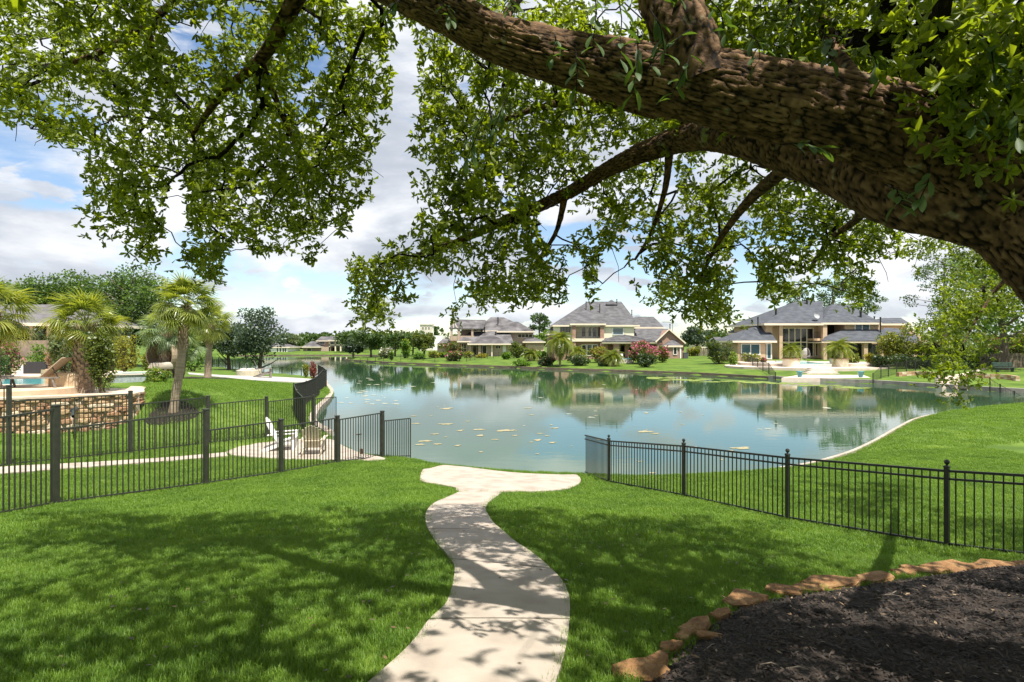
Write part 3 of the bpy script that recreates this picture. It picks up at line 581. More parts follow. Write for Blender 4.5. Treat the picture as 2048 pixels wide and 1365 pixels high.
def pine(px, by, ty, w, label, Z, n=2200, bz=None, low=.35, k=26):
    x = X(px, Z); b = Vector((x, Z, gz(x, Z))); h = ZT(ty, Z)-b.z; rx = w/2/F*Z; root = thing('pine_tree', label, 'tree', b, 'tall pines behind the houses'); rs = np.random.default_rng(abs(int(px))); m = MB()
    m.tube([b-Vector((0,0,.2)), b+Vector((.1,0,h*.5)), b+Vector((0,0,h*.97))], [.32, .22, .05], 8); bl = []
    for i in range(k):
        f = low+(1-low)*(i+.5)/k; a = rs.uniform(0, 6.28); r = rx*math.sqrt(max(.08, 1-((f-low)/(1-low)-.35)**2*1.6))*rs.uniform(.45, .95); st = b+Vector((0,0,h*f*.96)); e = b+Vector((math.cos(a)*r, math.sin(a)*r, h*f+rs.uniform(0,.05)*h))
        m.tube([st, e], [.07, .02], 4); bl.append((e.x, e.y, e.z, rx*rs.uniform(.2,.34), rx*rs.uniform(.2,.34), rx*rs.uniform(.10,.17)))
    obj('trunk', m, TRUNK, root); crown('crown', bl, n, 4.0/F*Z, LG['pine'], root, int(px), aspect=.3); return root
# palms
FROND = leafmat('palm_frond', (.090,.135,.024), (.25,.275,.065), .38, rough=.3)
FRONDG = leafmat('palm_frond_grey', (.10,.155,.075), (.20,.26,.13), .3, rough=.4)
PALMB = M('palm_bark', (.16,.11,.075), (.36,.27,.19), rough=.95, scale=5, bump=.7, bscale=20, c3=(.25,.18,.125))
def fan_frond(name, mat, n=26, seed=0, droop=.55):
    """a fan palm leaf: stalk along +X for 1 m, blades 1 m long beyond"""
    rs = random.Random(seed); m = MB(); m.tube([(0,0,0),(.5,0,.06),(1,0,.02)], [.022,.016,.012], 4, False); base = Vector((1,0,.02))
    for i in range(n):
        a = R(-112+224*i/(n-1)); L_ = .95*(1-.25*abs(a)/2)*rs.uniform(.85,1.08); d = Vector((math.cos(a), math.sin(a), 0)); s = Vector((-d.y, d.x, 0)); pr = []
        for t, w in ((0,.012),(.4,.030),(.75,.018),(1.0,.002)): pr.append((base+d*L_*t+Vector((0,0,.10*math.sin(t*2.2)-droop*t*t*rs.uniform(.7,1.2)*(.5+.5*abs(math.sin(a))))), w))
        vs_ = []
        for p, w in pr: vs_ += [p-s*w, p+s*w]
        m.add(vs_, [(0,1,3,2),(2,3,5,4),(4,5,7,6)])
    me = bpy.data.meshes.new(name); me.from_pydata(m.v, [], m.f); me.materials.append(mat); return me
FR = [fan_frond('frond', FROND, seed=i, droop=.35+.2*i) for i in range(3)]; FRG = [fan_frond('frond', FRONDG, seed=i, droop=.5+.2*i) for i in range(2)]
def palm(label, b, top, r, boots=False, nf=34, Rf=1.0, bark=None, fr=FR, lean=0, low=-60):
    b = Vector(b); top = Vector(top); root = thing('fan_palm', label, 'palm tree', b, 'fan palms'); m = MB(); mid = b.lerp(top, .5)+Vector((lean,0,0)); n = 14; pts = []; rad = []
    for i in range(n+1):
        t = i/n; q = b.lerp(mid, t*2) if t < .5 else mid.lerp(top, t*2-1); pts.append(q if i else q-Vector((0,0,.2))); rad.append(r*(1.12-.2*t+.05*math.sin(i*2.3))*(1.15 if i == 0 else 1))
    m.tube(pts, rad, 14); tr = obj('trunk', m, bark or PALMB, root)
    rs = random.Random(int(b.x*31+b.y*17))
    h = top.z-b.z; z0, nrow = (0, int(h/.13)) if boots else (h*.58 if h > 2.2 else 0, max(3, int(h*.42/.14)))
    bm_ = MB()
    for j in range(nrow):      # criss-cross stubs of old leaf stalks
        z = z0+(h-z0)*(j+.5)/nrow; t = z/h; c = b.lerp(mid, t*2) if t < .5 else mid.lerp(top, t*2-1); rr_ = r*(1.12-.2*t)*.96
        for k in range(9):
            a = 2*math.pi*(k+.5*(j % 2))/9+rs.uniform(-.06,.06); d = Vector((math.cos(a), math.sin(a), 0)); s = Vector((-d.y, d.x, 0)); w = .075*r/.3; ln = .20+.06*rs.random(); o_ = .05+.05*rs.random(); p0 = c+d*rr_
            bm_.add([p0-s*w, p0+s*w, p0+s*w*.5+d*o_+Vector((0,0,ln)), p0-s*w*.5+d*o_+Vector((0,0,ln)), p0-d*.05+Vector((0,0,ln*.7))], [(0,1,2,3),(3,2,4),(1,4,2),(0,3,4)])
    obj('leaf_stubs', bm_, M('palm_boot', (.22,.15,.10), (.42,.32,.23), rough=.95, scale=9, bump=.5), root)
    for i in range(nf):
        el = R(75-(75-low)*((i+.5)/nf)**.85+rs.uniform(-8,8)); a = i*2.39996+rs.uniform(-.2,.2); s = Rf*rs.uniform(.85,1.12)/1.75
        put('frond', fr[i % len(fr)], root, top+Vector((0,0,.05*rs.random()+.08)), (s,s,s), (rs.uniform(-.5,.5), -el, a))
    return root
# ------------------------------------------------------------------ the big oak
def barkmat():
    m = bpy.data.materials.new('oak_bark'); m.use_nodes = True; nt = m.node_tree; N, L = nt.nodes, nt.links; b = N['Principled BSDF']; b.inputs['Roughness'].default_value = .95; b.inputs['Specular IOR Level'].default_value = .2
    at = N.new('ShaderNodeAttribute'); at.attribute_name = 'ridge'; geo = N.new('ShaderNodeNewGeometry')
    n = N.new('ShaderNodeTexNoise'); n.inputs['Scale'].default_value = 26; n.inputs['Detail'].default_value = 8; L.new(geo.outputs['Position'], n.inputs['Vector'])
    r = N.new('ShaderNodeValToRGB'); cr = r.color_ramp; cr.elements[0].position = .08; cr.elements[0].color = (.007,.005,.004,1); cr.elements[1].position = .95; cr.elements[1].color = (.20,.122,.070,1); e = cr.elements.new(.45); e.color = (.095,.056,.031,1)  # low ridge values coloured near black, painting in shade between the bark plates
    mm = N.new('ShaderNodeMath'); mm.operation = 'MULTIPLY_ADD'; L.new(n.outputs['Fac'], mm.inputs[0]); mm.inputs[1].default_value = .9; ad = N.new('ShaderNodeMath'); ad.operation = 'SUBTRACT'; L.new(at.outputs['Fac'], ad.inputs[0]); ad.inputs[1].default_value = .45; L.new(ad.outputs[0], mm.inputs[2])
    L.new(mm.outputs[0], r.inputs[0])
    n2 = N.new('ShaderNodeTexNoise'); n2.inputs['Scale'].default_value = 9; n2.inputs['Detail'].default_value = 5; L.new(geo.outputs['Position'], n2.inputs['Vector'])
    r2 = N.new('ShaderNodeValToRGB'); r2.color_ramp.elements[0].position = .63; r2.color_ramp.elements[1].position = .70; L.new(n2.outputs['Fac'], r2.inputs[0])
    lm_ = N.new('ShaderNodeMath'); lm_.operation = 'MULTIPLY'; L.new(r2.outputs[0], lm_.inputs[0]); L.new(at.outputs['Fac'], lm_.inputs[1])
    mx = N.new('ShaderNodeMixRGB'); L.new(lm_.outputs[0], mx.inputs[0]); L.new(r.outputs[0], mx.inputs[1]); mx.inputs[2].default_value = (.27,.25,.17,1); L.new(mx.outputs[0], b.inputs['Base Color'])
    bp = N.new('ShaderNodeBump'); bp.inputs['Strength'].default_value = .8; bp.inputs['Distance'].default_value = .022; L.new(n.outputs['Fac'], bp.inputs['Height']); L.new(bp.outputs[0], b.inputs['Normal']); return m
BARK = barkmat()
def spline(pts, k):
    A = np.array(pts, float); out = []
    for i in range(len(A)-1):
        p0 = A[max(i-1,0)]; p1 = A[i]; p2 = A[i+1]; p3 = A[min(i+2,len(A)-1)]
        for j in range(k):
            t = j/k; out.append(.5*((2*p1)+(p2-p0)*t+(2*p0-5*p1+4*p2-p3)*t*t+(3*p1-p0-3*p2+p3)*t**3))
    out.append(A[-1]); return np.array(out)
def bark_tube(name, pr, root, step=.012, nround=90, cell=(.16,.033), depth=.016, seed=0, wob=.05):
    """pr: x,y,z,r rows; plated bark is real relief: stretched cells with sunken joints"""
    S = spline(pr, 40); d = np.r_[0, np.cumsum(np.linalg.norm(np.diff(S[:,:3], axis=0), axis=1))]; n = max(8, int(d[-1]/step)); s = np.linspace(0, d[-1], n); Q = np.stack([np.interp(s, d, S[:,k]) for k in range(4)], 1)
    T = np.gradient(Q[:,:3], axis=0); T = unit(T); U = np.zeros_like(T); u = np.cross(T[0], [0,0,1.0]); u /= np.linalg.norm(u)
    for i in range(n): u = u-T[i]*np.dot(u, T[i]); u /= np.linalg.norm(u); U[i] = u
    W = np.cross(T, U); a = np.arange(nround)*2*np.pi/nround; r = Q[:,3][:,None]*np.ones(nround)
    rs = np.random.default_rng(seed); ph = rs.uniform(0, 6.28, 8)
    SS = s[:,None]+np.zeros(nround); AA = a[None,:]+np.zeros((n,1))
    wobble = sum(np.sin(SS*f+AA*k+ph[i])*g_ for i, (f, k, g_) in enumerate([(2.1,1,.5),(3.7,2,.35),(6.3,3,.25),(1.1,2,.5),(9.1,1,.2)]))*wob
    r = r*(1+wobble)
    def vn(v_, a_, nu):      # smooth value noise, periodic round the limb
        G = rs.uniform(0, 1, (nu, int(v_.max())+4)); u_ = a_/(2*np.pi)*nu; iu_ = np.floor(u_).astype(int); iv_ = np.floor(v_).astype(int); fu = u_-iu_; fv = v_-iv_; fu = fu*fu*(3-2*fu); fv = fv*fv*(3-2*fv)
        return (G[iu_ % nu, iv_]*(1-fu)+G[(iu_+1) % nu, iv_]*fu)*(1-fv)+(G[iu_ % nu, iv_+1]*(1-fu)+G[(iu_+1) % nu, iv_+1]*fu)*fv
    # cells on the unrolled surface; the seam matches because the angular count is whole
    r_mean = max(.02, float(Q[:,3].mean())); na = max(6, int(round(2*np.pi*r_mean/cell[1]))); gu = AA/(2*np.pi)*na+1.6*(vn(SS/.22,AA,7)-.5)+.7*(vn(SS/.06,AA,23)-.5); gv = SS/cell[0]+1.2*(vn(SS/.15,AA,15)-.5)+.5*(vn(SS/.04,AA,31)-.5)
    iu, iv = np.floor(gu).astype(int), np.floor(gv).astype(int); nvv = int(gv.max())+6; ju = rs.uniform(.12,.88,(na, nvv+8)); jv = rs.uniform(.12,.88,(na, nvv+8)); hh = rs.uniform(0,1,(na, nvv+8)); f1 = np.full(gu.shape, 9.); f2 = f1.copy(); hid = np.zeros(gu.shape)
    for du in (-1,0,1):
        for dv in (-1,0,1):
            cu = (iu+du) % na; cv_ = np.clip(iv+dv+3, 0, nvv+7); dd = (iu+du+ju[cu,cv_]-gu)**2+(iv+dv+jv[cu,cv_]-gv)**2
            nearer = dd < f1; f2 = np.where(nearer, f1, np.minimum(f2, dd)); hid = np.where(nearer, hh[cu,cv_], hid); f1 = np.where(nearer, dd, f1)
    e = np.sqrt(f2)-np.sqrt(f1); ridge = np.clip((e-.03)/.20, 0, 1)**.8*(.4+.6*hid)*(.55+.9*(vn(SS/.035,AA,61)-.2))*(.8+.4*vn(SS/.014,AA,131))
    r = r+depth*(ridge-.6)
    Vv = Q[:,None,:3]+(U[:,None,:]*np.cos(AA)[...,None]+W[:,None,:]*np.sin(AA)[...,None])*r[...,None]
    i_, j_ = np.meshgrid(np.arange(n-1), np.arange(nround), indexing='ij'); q = np.stack([i_*nround+j_, i_*nround+(j_+1) % nround, (i_+1)*nround+(j_+1) % nround, (i_+1)*nround+j_], -1).reshape(-1,4)
    o = np_mesh(name, Vv.reshape(-1,3), q, BARK, root, ORG[root.name]); me = o.data
    at = me.attributes.new('ridge', 'FLOAT', 'POINT'); at.data.foreach_set('value', ridge.ravel().astype(np.float32)); me.polygons.foreach_set('use_smooth', np.ones(len(me.polygons), bool)); return o
def px4(rows): return [(*P(a, b, z), r) for a, b, z, r in rows]
ob = Vector((3.75, 2.7, gz(3.75, 2.7)))
oak = thing('oak_tree', 'huge rough-barked oak whose limb and leaves arch over the lawn from the mulch bed', 'tree', ob)
trunk_rows = [(3.8,2.7,ob.z-.3,.72),(3.74,2.72,ob.z+.35,.56),(3.55,2.78,3.35,.47),(3.08,2.84,4.26,.36)]+px4([(2010,385,2.95,.27),(1800,268,3.05,.232),(1620,215,3.12,.21),(1450,182,3.2,.198),(1250,146,3.32,.172),(1100,113,3.42,.15),(990,78,3.5,.134),(905,32,3.6,.128),(835,2,3.75,.12),(760,-35,3.95,.115),(640,-95,4.4,.10),(480,-140,5.0,.08),(300,-150,5.6,.06)])
bark_tube('trunk', trunk_rows, oak, step=.009, nround=170, depth=.018, seed=1)
limb2 = px4([(2120,500,2.95,.14),(1960,425,2.98,.19),(1800,385,3.25,.20),(1690,345,3.6,.175),(1560,298,4.0,.155),(1440,268,4.5,.14),(1340,285,5.0,.11),(1230,332,5.5,.08),(1130,390,6.0,.065),(1010,442,6.4,.055),(900,490,6.8,.038),(800,522,7.1,.022)])
bark_tube('limb', limb2, oak, step=.016, nround=64, cell=(.06,.032), depth=.014, seed=2)
up = px4([(1400,170,3.2,.19),(1375,90,3.2,.175),(1345,20,3.25,.165),(1325,-70,3.35,.16),(1290,-250,3.6,.13),(1200,-700,4.0,.09),(1000,-1300,4.4,.04)])
bark_tube('limb', up, oak, step=.014, nround=70, depth=.016, seed=3)
SUB = [px4(r) for r in ([(1440,262,4.5,.08),(1330,232,5.0,.06),(1200,205,5.5,.045),(1080,216,6.0,.035),(960,262,6.5,.02)],
 [(640,-95,4.4,.085),(600,-20,4.8,.075),(560,60,5.1,.068),(520,120,5.4,.055),(440,195,5.8,.04),(385,270,6.2,.022)],
 [(330,-150,5.5,.06),(290,0,5.7,.055),(297,80,5.8,.05),(312,135,6.0,.04),(350,190,6.3,.022)],
 [(480,-140,5.0,.05),(330,20,5.6,.04),(190,110,6.2,.03),(20,160,6.6,.018)],
 [(1600,315,3.9,.06),(1500,400,4.8,.042),(1440,480,5.6,.026),(1400,560,6.4,.018)],
 [(1690,345,3.6,.055),(1720,430,5.0,.04),(1660,480,6.0,.026),(1620,540,6.8,.018)],
 [(1340,285,5.0,.042),(1330,380,5.6,.03),(1300,470,6.2,.02),(1270,520,6.6,.015)],
 [(520,120,5.4,.04),(560,220,6.0,.03),(600,320,6.4,.02),(620,420,6.8,.012)],
 [(1130,390,6.0,.04),(1110,470,6.4,.025),(1060,540,6.8,.015)],
 [(1325,-70,3.35,.08),(1480,-60,3.9,.06),(1700,-40,4.3,.045),(1900,60,4.6,.03)],
 [(1780,260,3.1,.07),(1680,120,3.9,.055),(1640,20,4.3,.05),(1600,-120,4.8,.04)],
 [(2200,330,3.3,.10),(2150,400,6,.075),(2070,500,9,.05),(1985,590,10,.03),(1925,690,9.6,.012)],
 [(990,80,3.5,.04),(1020,20,4.2,.035),(1060,-60,5,.03),(1000,-200,5.5,.02)])]
for i, r in enumerate(SUB): bark_tube('branch', r, oak, step=.03, nround=16, cell=(.06,.04), depth=.006, seed=10+i, wob=.04)
for c, rad, nrm in ((P(997,68,3.37),.055,(-.1,-1,.15)),):      # pruning scars
    n_ = Vector(nrm).normalized(); q = n_.to_track_quat('Z','X'); m = MB(); m.lathe((0,0,0), [(rad*1.3,-.08),(rad*1.15,-.01),(rad*.98,.012),(rad*.8,.004),(rad*.6,-.004),(0,-.006)], 18)
    m.v = [tuple(c+q@Vector((v[0]*.8, v[1], v[2]))) for v in m.v]; m.smooth = True; obj('pruning_scar', m, M('scar_wood', (.10,.062,.036), (.19,.13,.08), rough=.9, scale=14, bump=.4), oak)
# ---- leaves: masses hanging from the limbs
GRID = ["99998678999954777888877888888999","88888546888847889888886778888888","88888557888837888777766788777888","86358887888838888776655555666788","13178887888617888888766433334555","01488787888405888668847664332233",
        "00066175778204887258858888864344","00003415212067878862887388887633","00000050000288158834378867531233","00000010000063014221025611111022"]
GRID = [list(r) for r in GRID]
for j_, ch_ in enumerate('20000002'): GRID[j_][12] = ch_
GRID[9] = list('00000000000'+'63'+'0'+'132'+'000'+'1'+'56'+'0'*9); GRID[5][1] = '0'
rs = np.random.default_rng(11); cl = []
for j, row in enumerate(GRID):
    for i, ch in enumerate(row):
        dn = int(ch)
        if dn == 0: continue
        k = 1 if dn < 3 else (2 if dn < 5 else (3 if dn < 7 else 4))
        for _ in range(k):
            px = (i+rs.uniform(-.05,1.05))*64; py = (j+rs.uniform(-.05,1.05))*64
            nz_ = noise.noise(Vector((i*.22, j*.22, 3.3)))
            if i >= 21 and j <= 3: Z = rs.uniform(3.7, 6.2)
            elif i < 13: Z = min(7.4, 5.9+nz_*1.2+rs.uniform(-.9, 1.4))
            else: Z = min(7.6, 6.1+nz_*1.2+rs.uniform(-.9, 1.5))
            if j >= 7: Z = max(Z, 5.9)
            if i >= 28 and j >= 4: Z = rs.uniform(9.5, 12.5)
            cl.append((*P(px, py, Z), dn))
for px, py, Z, k in [(425,300,7,3),(412,350,7,3),(402,400,7,3),(405,450,7,3),(412,495,7,3),(425,530,7,3),(415,545,7,2),(285,440,7.2,3),(300,470,7.2,3),(250,400,7.2,3),(95,245,6.5,2),(115,280,6.5,2),(105,265,6.5,2),(490,465,7.4,2),(590,470,7.4,4),(620,440,7.4,3),(560,500,7.4,2),(720,570,8,4),(755,610,8,4),(770,630,8,2),(700,540,8,3),(960,580,8,4),(1010,590,8,3),(1085,585,8,3),(1040,560,8,4),(1180,555,7.6,3),(1185,580,7.6,1),(1395,610,7.6,3),(1450,625,7.6,3),(1430,590,7.6,3),(1330,590,7.6,3),(1560,575,8,3),(1600,585,8,3),(1700,575,8,3),(1720,590,8,1),(1800,495,8,3)]:
    for _ in range(k): cl.append((*(P(px+rs.uniform(-20,20), py+rs.uniform(-18,18), Z+rs.uniform(-.4,.6))), 5))
for _ in range(28):
    px, py = rs.uniform(1830, 2070), rs.uniform(20, 330)
    if py < 60+(px-1830)*1.15+60: cl.append((*P(px, py, rs.uniform(2.45, 2.75)), 5))
# foliage hanging low at the right
for px, py, Z, k in [(1900,700,9.5,3),(1890,640,10,4),(1950,620,10,5),(2010,600,10.5,5),(1990,540,11,5),(2030,680,10,3),(1905,745,9,3),(1935,755,9,2),(1890,770,9,2),(1960,690,9.5,3),(1870,660,9.5,3),(2035,520,11,5),(1930,520,11,4)]:
    for _ in range(k): cl.append((*(P(px+rs.uniform(-40,40), py+rs.uniform(-26,26), Z+rs.uniform(-.4,.8))), 6)); py < 650 and cl.append((*(P(px+rs.uniform(-60,60), py+rs.uniform(-40,30), Z+rs.uniform(0,1.5))), 6))
CLV = np.array(cl)
# crown overhead and behind, out of the photograph but over the same lawn
oc = []
while len(oc) < 1450:
    x, y, z = rs.uniform(-9, 10), rs.uniform(-4, 8.2), rs.uniform(5.9, 8.9)
    if x*x+y*y+(z-H)**2 > 5 and ((z-H) > .70*max(y, .2)+.3 or x > 1.0*y+1.2) and noise.noise(Vector((x*.55, y*.55, 9))) > -.34: oc.append((x, y, z, 8))
# skeleton grown greedily from the limbs to every cluster
nodes = [r[:3] for b_ in [trunk_rows[4:], limb2, up]+SUB for r in spline(b_, 3)]; fixed = len(nodes); par = [-1]*fixed
allc = np.r_[CLV[:,:3], np.array(oc)[:,:3]]
d0 = np.min(np.linalg.norm(allc[:,None]-np.array(nodes)[None], axis=2), axis=1); order = np.argsort(d0); NA = np.zeros((fixed+len(allc)*3, 3)); NA[:fixed] = np.array(nodes); nn = fixed
for ci in order:
    c = allc[ci]; dd = np.linalg.norm(NA[:nn]-c, axis=1)+.15*np.maximum(0, c[2]-NA[:nn,2]); k = int(np.argmin(dd)); a = NA[k].copy(); L_ = np.linalg.norm(c-a); prev = k
    for t in (.35, .72):
        q = a+(c-a)*t+rs.normal(size=3)*L_*.045+np.array([0,0,.05*L_]); NA[nn] = q; par.append(prev); prev = nn; nn += 1
    NA[nn] = c; par.append(prev); nn += 1
cnt = np.ones(nn)
for k in range(nn-1, fixed-1, -1): cnt[par[k]] += cnt[k]
segs = MB()
for k in range(fixed, nn):
    p = par[k]; r1 = .0024*cnt[k]**.5; r0 = .0024*min(cnt[p], cnt[k]*1.5)**.5; a, b_ = NA[p], NA[k]
    if np.linalg.norm(b_-a) > 1e-4: segs.tube([a, b_], [r0, r1], 4, False)
obj('twigs', segs, BARK, oak)
LEAF = leafmat('oak_leaf', (.072,.106,.013), (.195,.235,.030), .52, (2.35,2.35,.5), rough=.42, big=.9)
GAPS = [(632,618,26,26),(110,380,60,95),(40,330,75,85),(352,430,24,90),(362,75,34,38),(420,55,26,22),(815,120,26,75),(806,215,30,70),(782,330,36,80),(745,440,46,40),(665,560,40,60),(560,545,70,40),(480,530,34,50),(1110,440,38,62),(1225,560,34,70),(1150,560,20,60),(1338,375,22,40),(1490,580,26,60),(875,580,44,38),(640,130,24,20),(1240,30,60,24),(1520,330,20,16),(1480,500,16,26),(1790,560,46,50),(230,120,16,20),(90,90,20,16),(1000,370,14,20),(905,200,14,18)]
def rosettes(C, per, spread, nleaf, ln0, rs, simple=False):
    n = len(C)*per; c = np.repeat(C, per, axis=0)+rs.normal(size=(n,3))*spread*np.array([1,1,.85]); ax = unit(rs.normal(size=(n,3))*.8+np.array([0,0,-.55])); c2 = np.repeat(c, nleaf, axis=0); a2 = np.repeat(ax, nleaf, axis=0); m = len(c2)
    u = unit(np.cross(a2, rs.normal(size=(m,3)))); d = unit(a2*rs.uniform(.1,.9,(m,1))+u); nr = unit(np.cross(d, np.cross(a2, d))+rs.normal(size=(m,3))*.35); ln = ln0*rs.uniform(.6,1.25,m)
    if simple: return leaf_quads(c2-d*.01, d, nr, ln, ln*.22*rs.uniform(.8,1.25,m), .3)
    s = unit(np.cross(d, nr)); l3 = ln[:,None]; w3 = l3*.17*rs.uniform(.8,1.25,(m,1)); b0 = c2-d*.006; k = nr*w3*.45
    L1 = b0+d*l3*.36+s*w3*.62+k*.6; L2 = b0+d*l3*.72+s*w3+k; R1 = b0+d*l3*.36-s*w3*.62+k*.6; R2 = b0+d*l3*.72-s*w3+k; tip = b0+d*l3-nr*l3*.10
    return np.stack([b0, L1, L2, tip, R2, R1], 1).reshape(-1,3)
hi = CLV[CLV[:,3] >= 6][:,:3]; lo_ = CLV[CLV[:,3] < 6][:,:3]
v = np.r_[rosettes(hi, 22, .125, 7, .076, rs), rosettes(lo_, 18, .09, 7, .073, rs)]
v = v.reshape(-1, 42, 3); m_ = v.mean(1); gx_ = CX+m_[:,0]/m_[:,1]*F; gy_ = CY-(m_[:,2]-H)/m_[:,1]*F; keep = np.ones(len(v), bool)      # open gaps between the hanging masses
for a_, b_, ra_, rb_ in GAPS: keep &= (((gx_-a_)/ra_)**2+((gy_-b_)/rb_)**2 > rs.uniform(.75, 1.15, len(v)))
v = v[keep].reshape(-1, 3); i6 = np.arange(0, len(v), 6)[:,None]
np_mesh('crown', v, np.concatenate([i6+np.array([0,1,2,3]), i6+np.array([0,3,4,5])], 0), LEAF, oak, ORG[oak.name]); print('oak leaves', len(v)//6)
v = rosettes(np.array(oc)[:,:3], 15, .28, 6, .12, rs, True); np_mesh('upper_crown', v, np.arange(len(v)).reshape(-1,4), LEAF, oak, ORG[oak.name])
# near sprigs with single leaves, in front of the limb
BLEAF = leafmat('sprig_leaf', (.030,.065,.020), (.075,.125,.030), .38, (2.3,2.2,.6), rough=.55, big=4)
def big_leaf(seed):
    r_ = random.Random(seed); m = MB(); rows = [(0,.004),(.012,.005),(.028,.011),(.048,.016),(.066,.016),(.082,.010),(.092,.001)]; vs_ = []; cu = r_.uniform(.5,1.6)
    for t, w in rows: z = -cu*t*t*2.2; vs_ += [(t, -w, z+w*.35), (t, 0, z), (t, w, z+w*.35)]
    m.add(vs_, [f for i in range(len(rows)-1) for f in ((i*3,i*3+1,i*3+4,i*3+3),(i*3+1,i*3+2,i*3+5,i*3+4))]); me = bpy.data.meshes.new('leaf'); me.from_pydata(m.v, [], m.f); me.materials.append(BLEAF); me.polygons.foreach_set('use_smooth', [True]*len(me.polygons)); return me
BL = [big_leaf(i) for i in range(4)]; rl = random.Random(5)
SPR = [(1110,70,1105,120,3.1),(1190,-20,1185,95,2.7),(1235,-20,1240,120,2.6),(1275,60,1265,190,2.7),(1300,20,1330,110,2.7),(1150,90,1150,215,2.9),(1380,60,1300,130,2.75),(1390,90,1340,200,2.8),(985,190,930,330,3.1),(1010,200,985,265,3.1),(800,0,770,40,3.4),(1010,0,1025,20,3.2),(1560,290,1640,300,2.75),(1640,60,1660,120,2.75),(1500,70,1520,120,2.8),(1770,370,1800,410,2.6),(1860,330,1830,420,2.5),(1345,30,1350,-10,2.9),(1420,0,1450,70,2.8),(1720,100,1760,150,2.7),(1850,120,1900,180,2.5),(1950,60,1990,150,2.4),(2010,200,2035,300,2.35),(1930,200,1950,260,2.4),(880,10,900,40,3.3),(1600,0,1580,60,2.9)]
for a, b_, c, d_, Z in SPR:
    p0, p1 = P(a, b_, Z+.12), P(c, d_, Z); m = MB(); mid = p0.lerp(p1,.5)+Vector((.01,-.02,.015)); m.tube([p0, mid, p1], [.004,.003,.0015], 5); s_ = obj('sprig', m, BARK, oak); n_ = 9
    for k in range(n_):
        t = .25+.75*k/(n_-1); q = p0.lerp(mid, t*2) if t < .5 else mid.lerp(p1, t*2-1); ax = (p1-p0).normalized(); dirv = (ax*.5+Vector((rl.uniform(-1,1), rl.uniform(-.9,.6), rl.uniform(-.7,.25)))).normalized(); qq = dirv.to_track_quat('X','Z') if False else dirv.to_track_quat('X','Z')
        lf = put('leaf', BL[rl.randrange(4)], s_, q, (rl.uniform(.75,1.25),)*3); lf.rotation_mode = 'QUATERNION'; lf.rotation_quaternion = qq
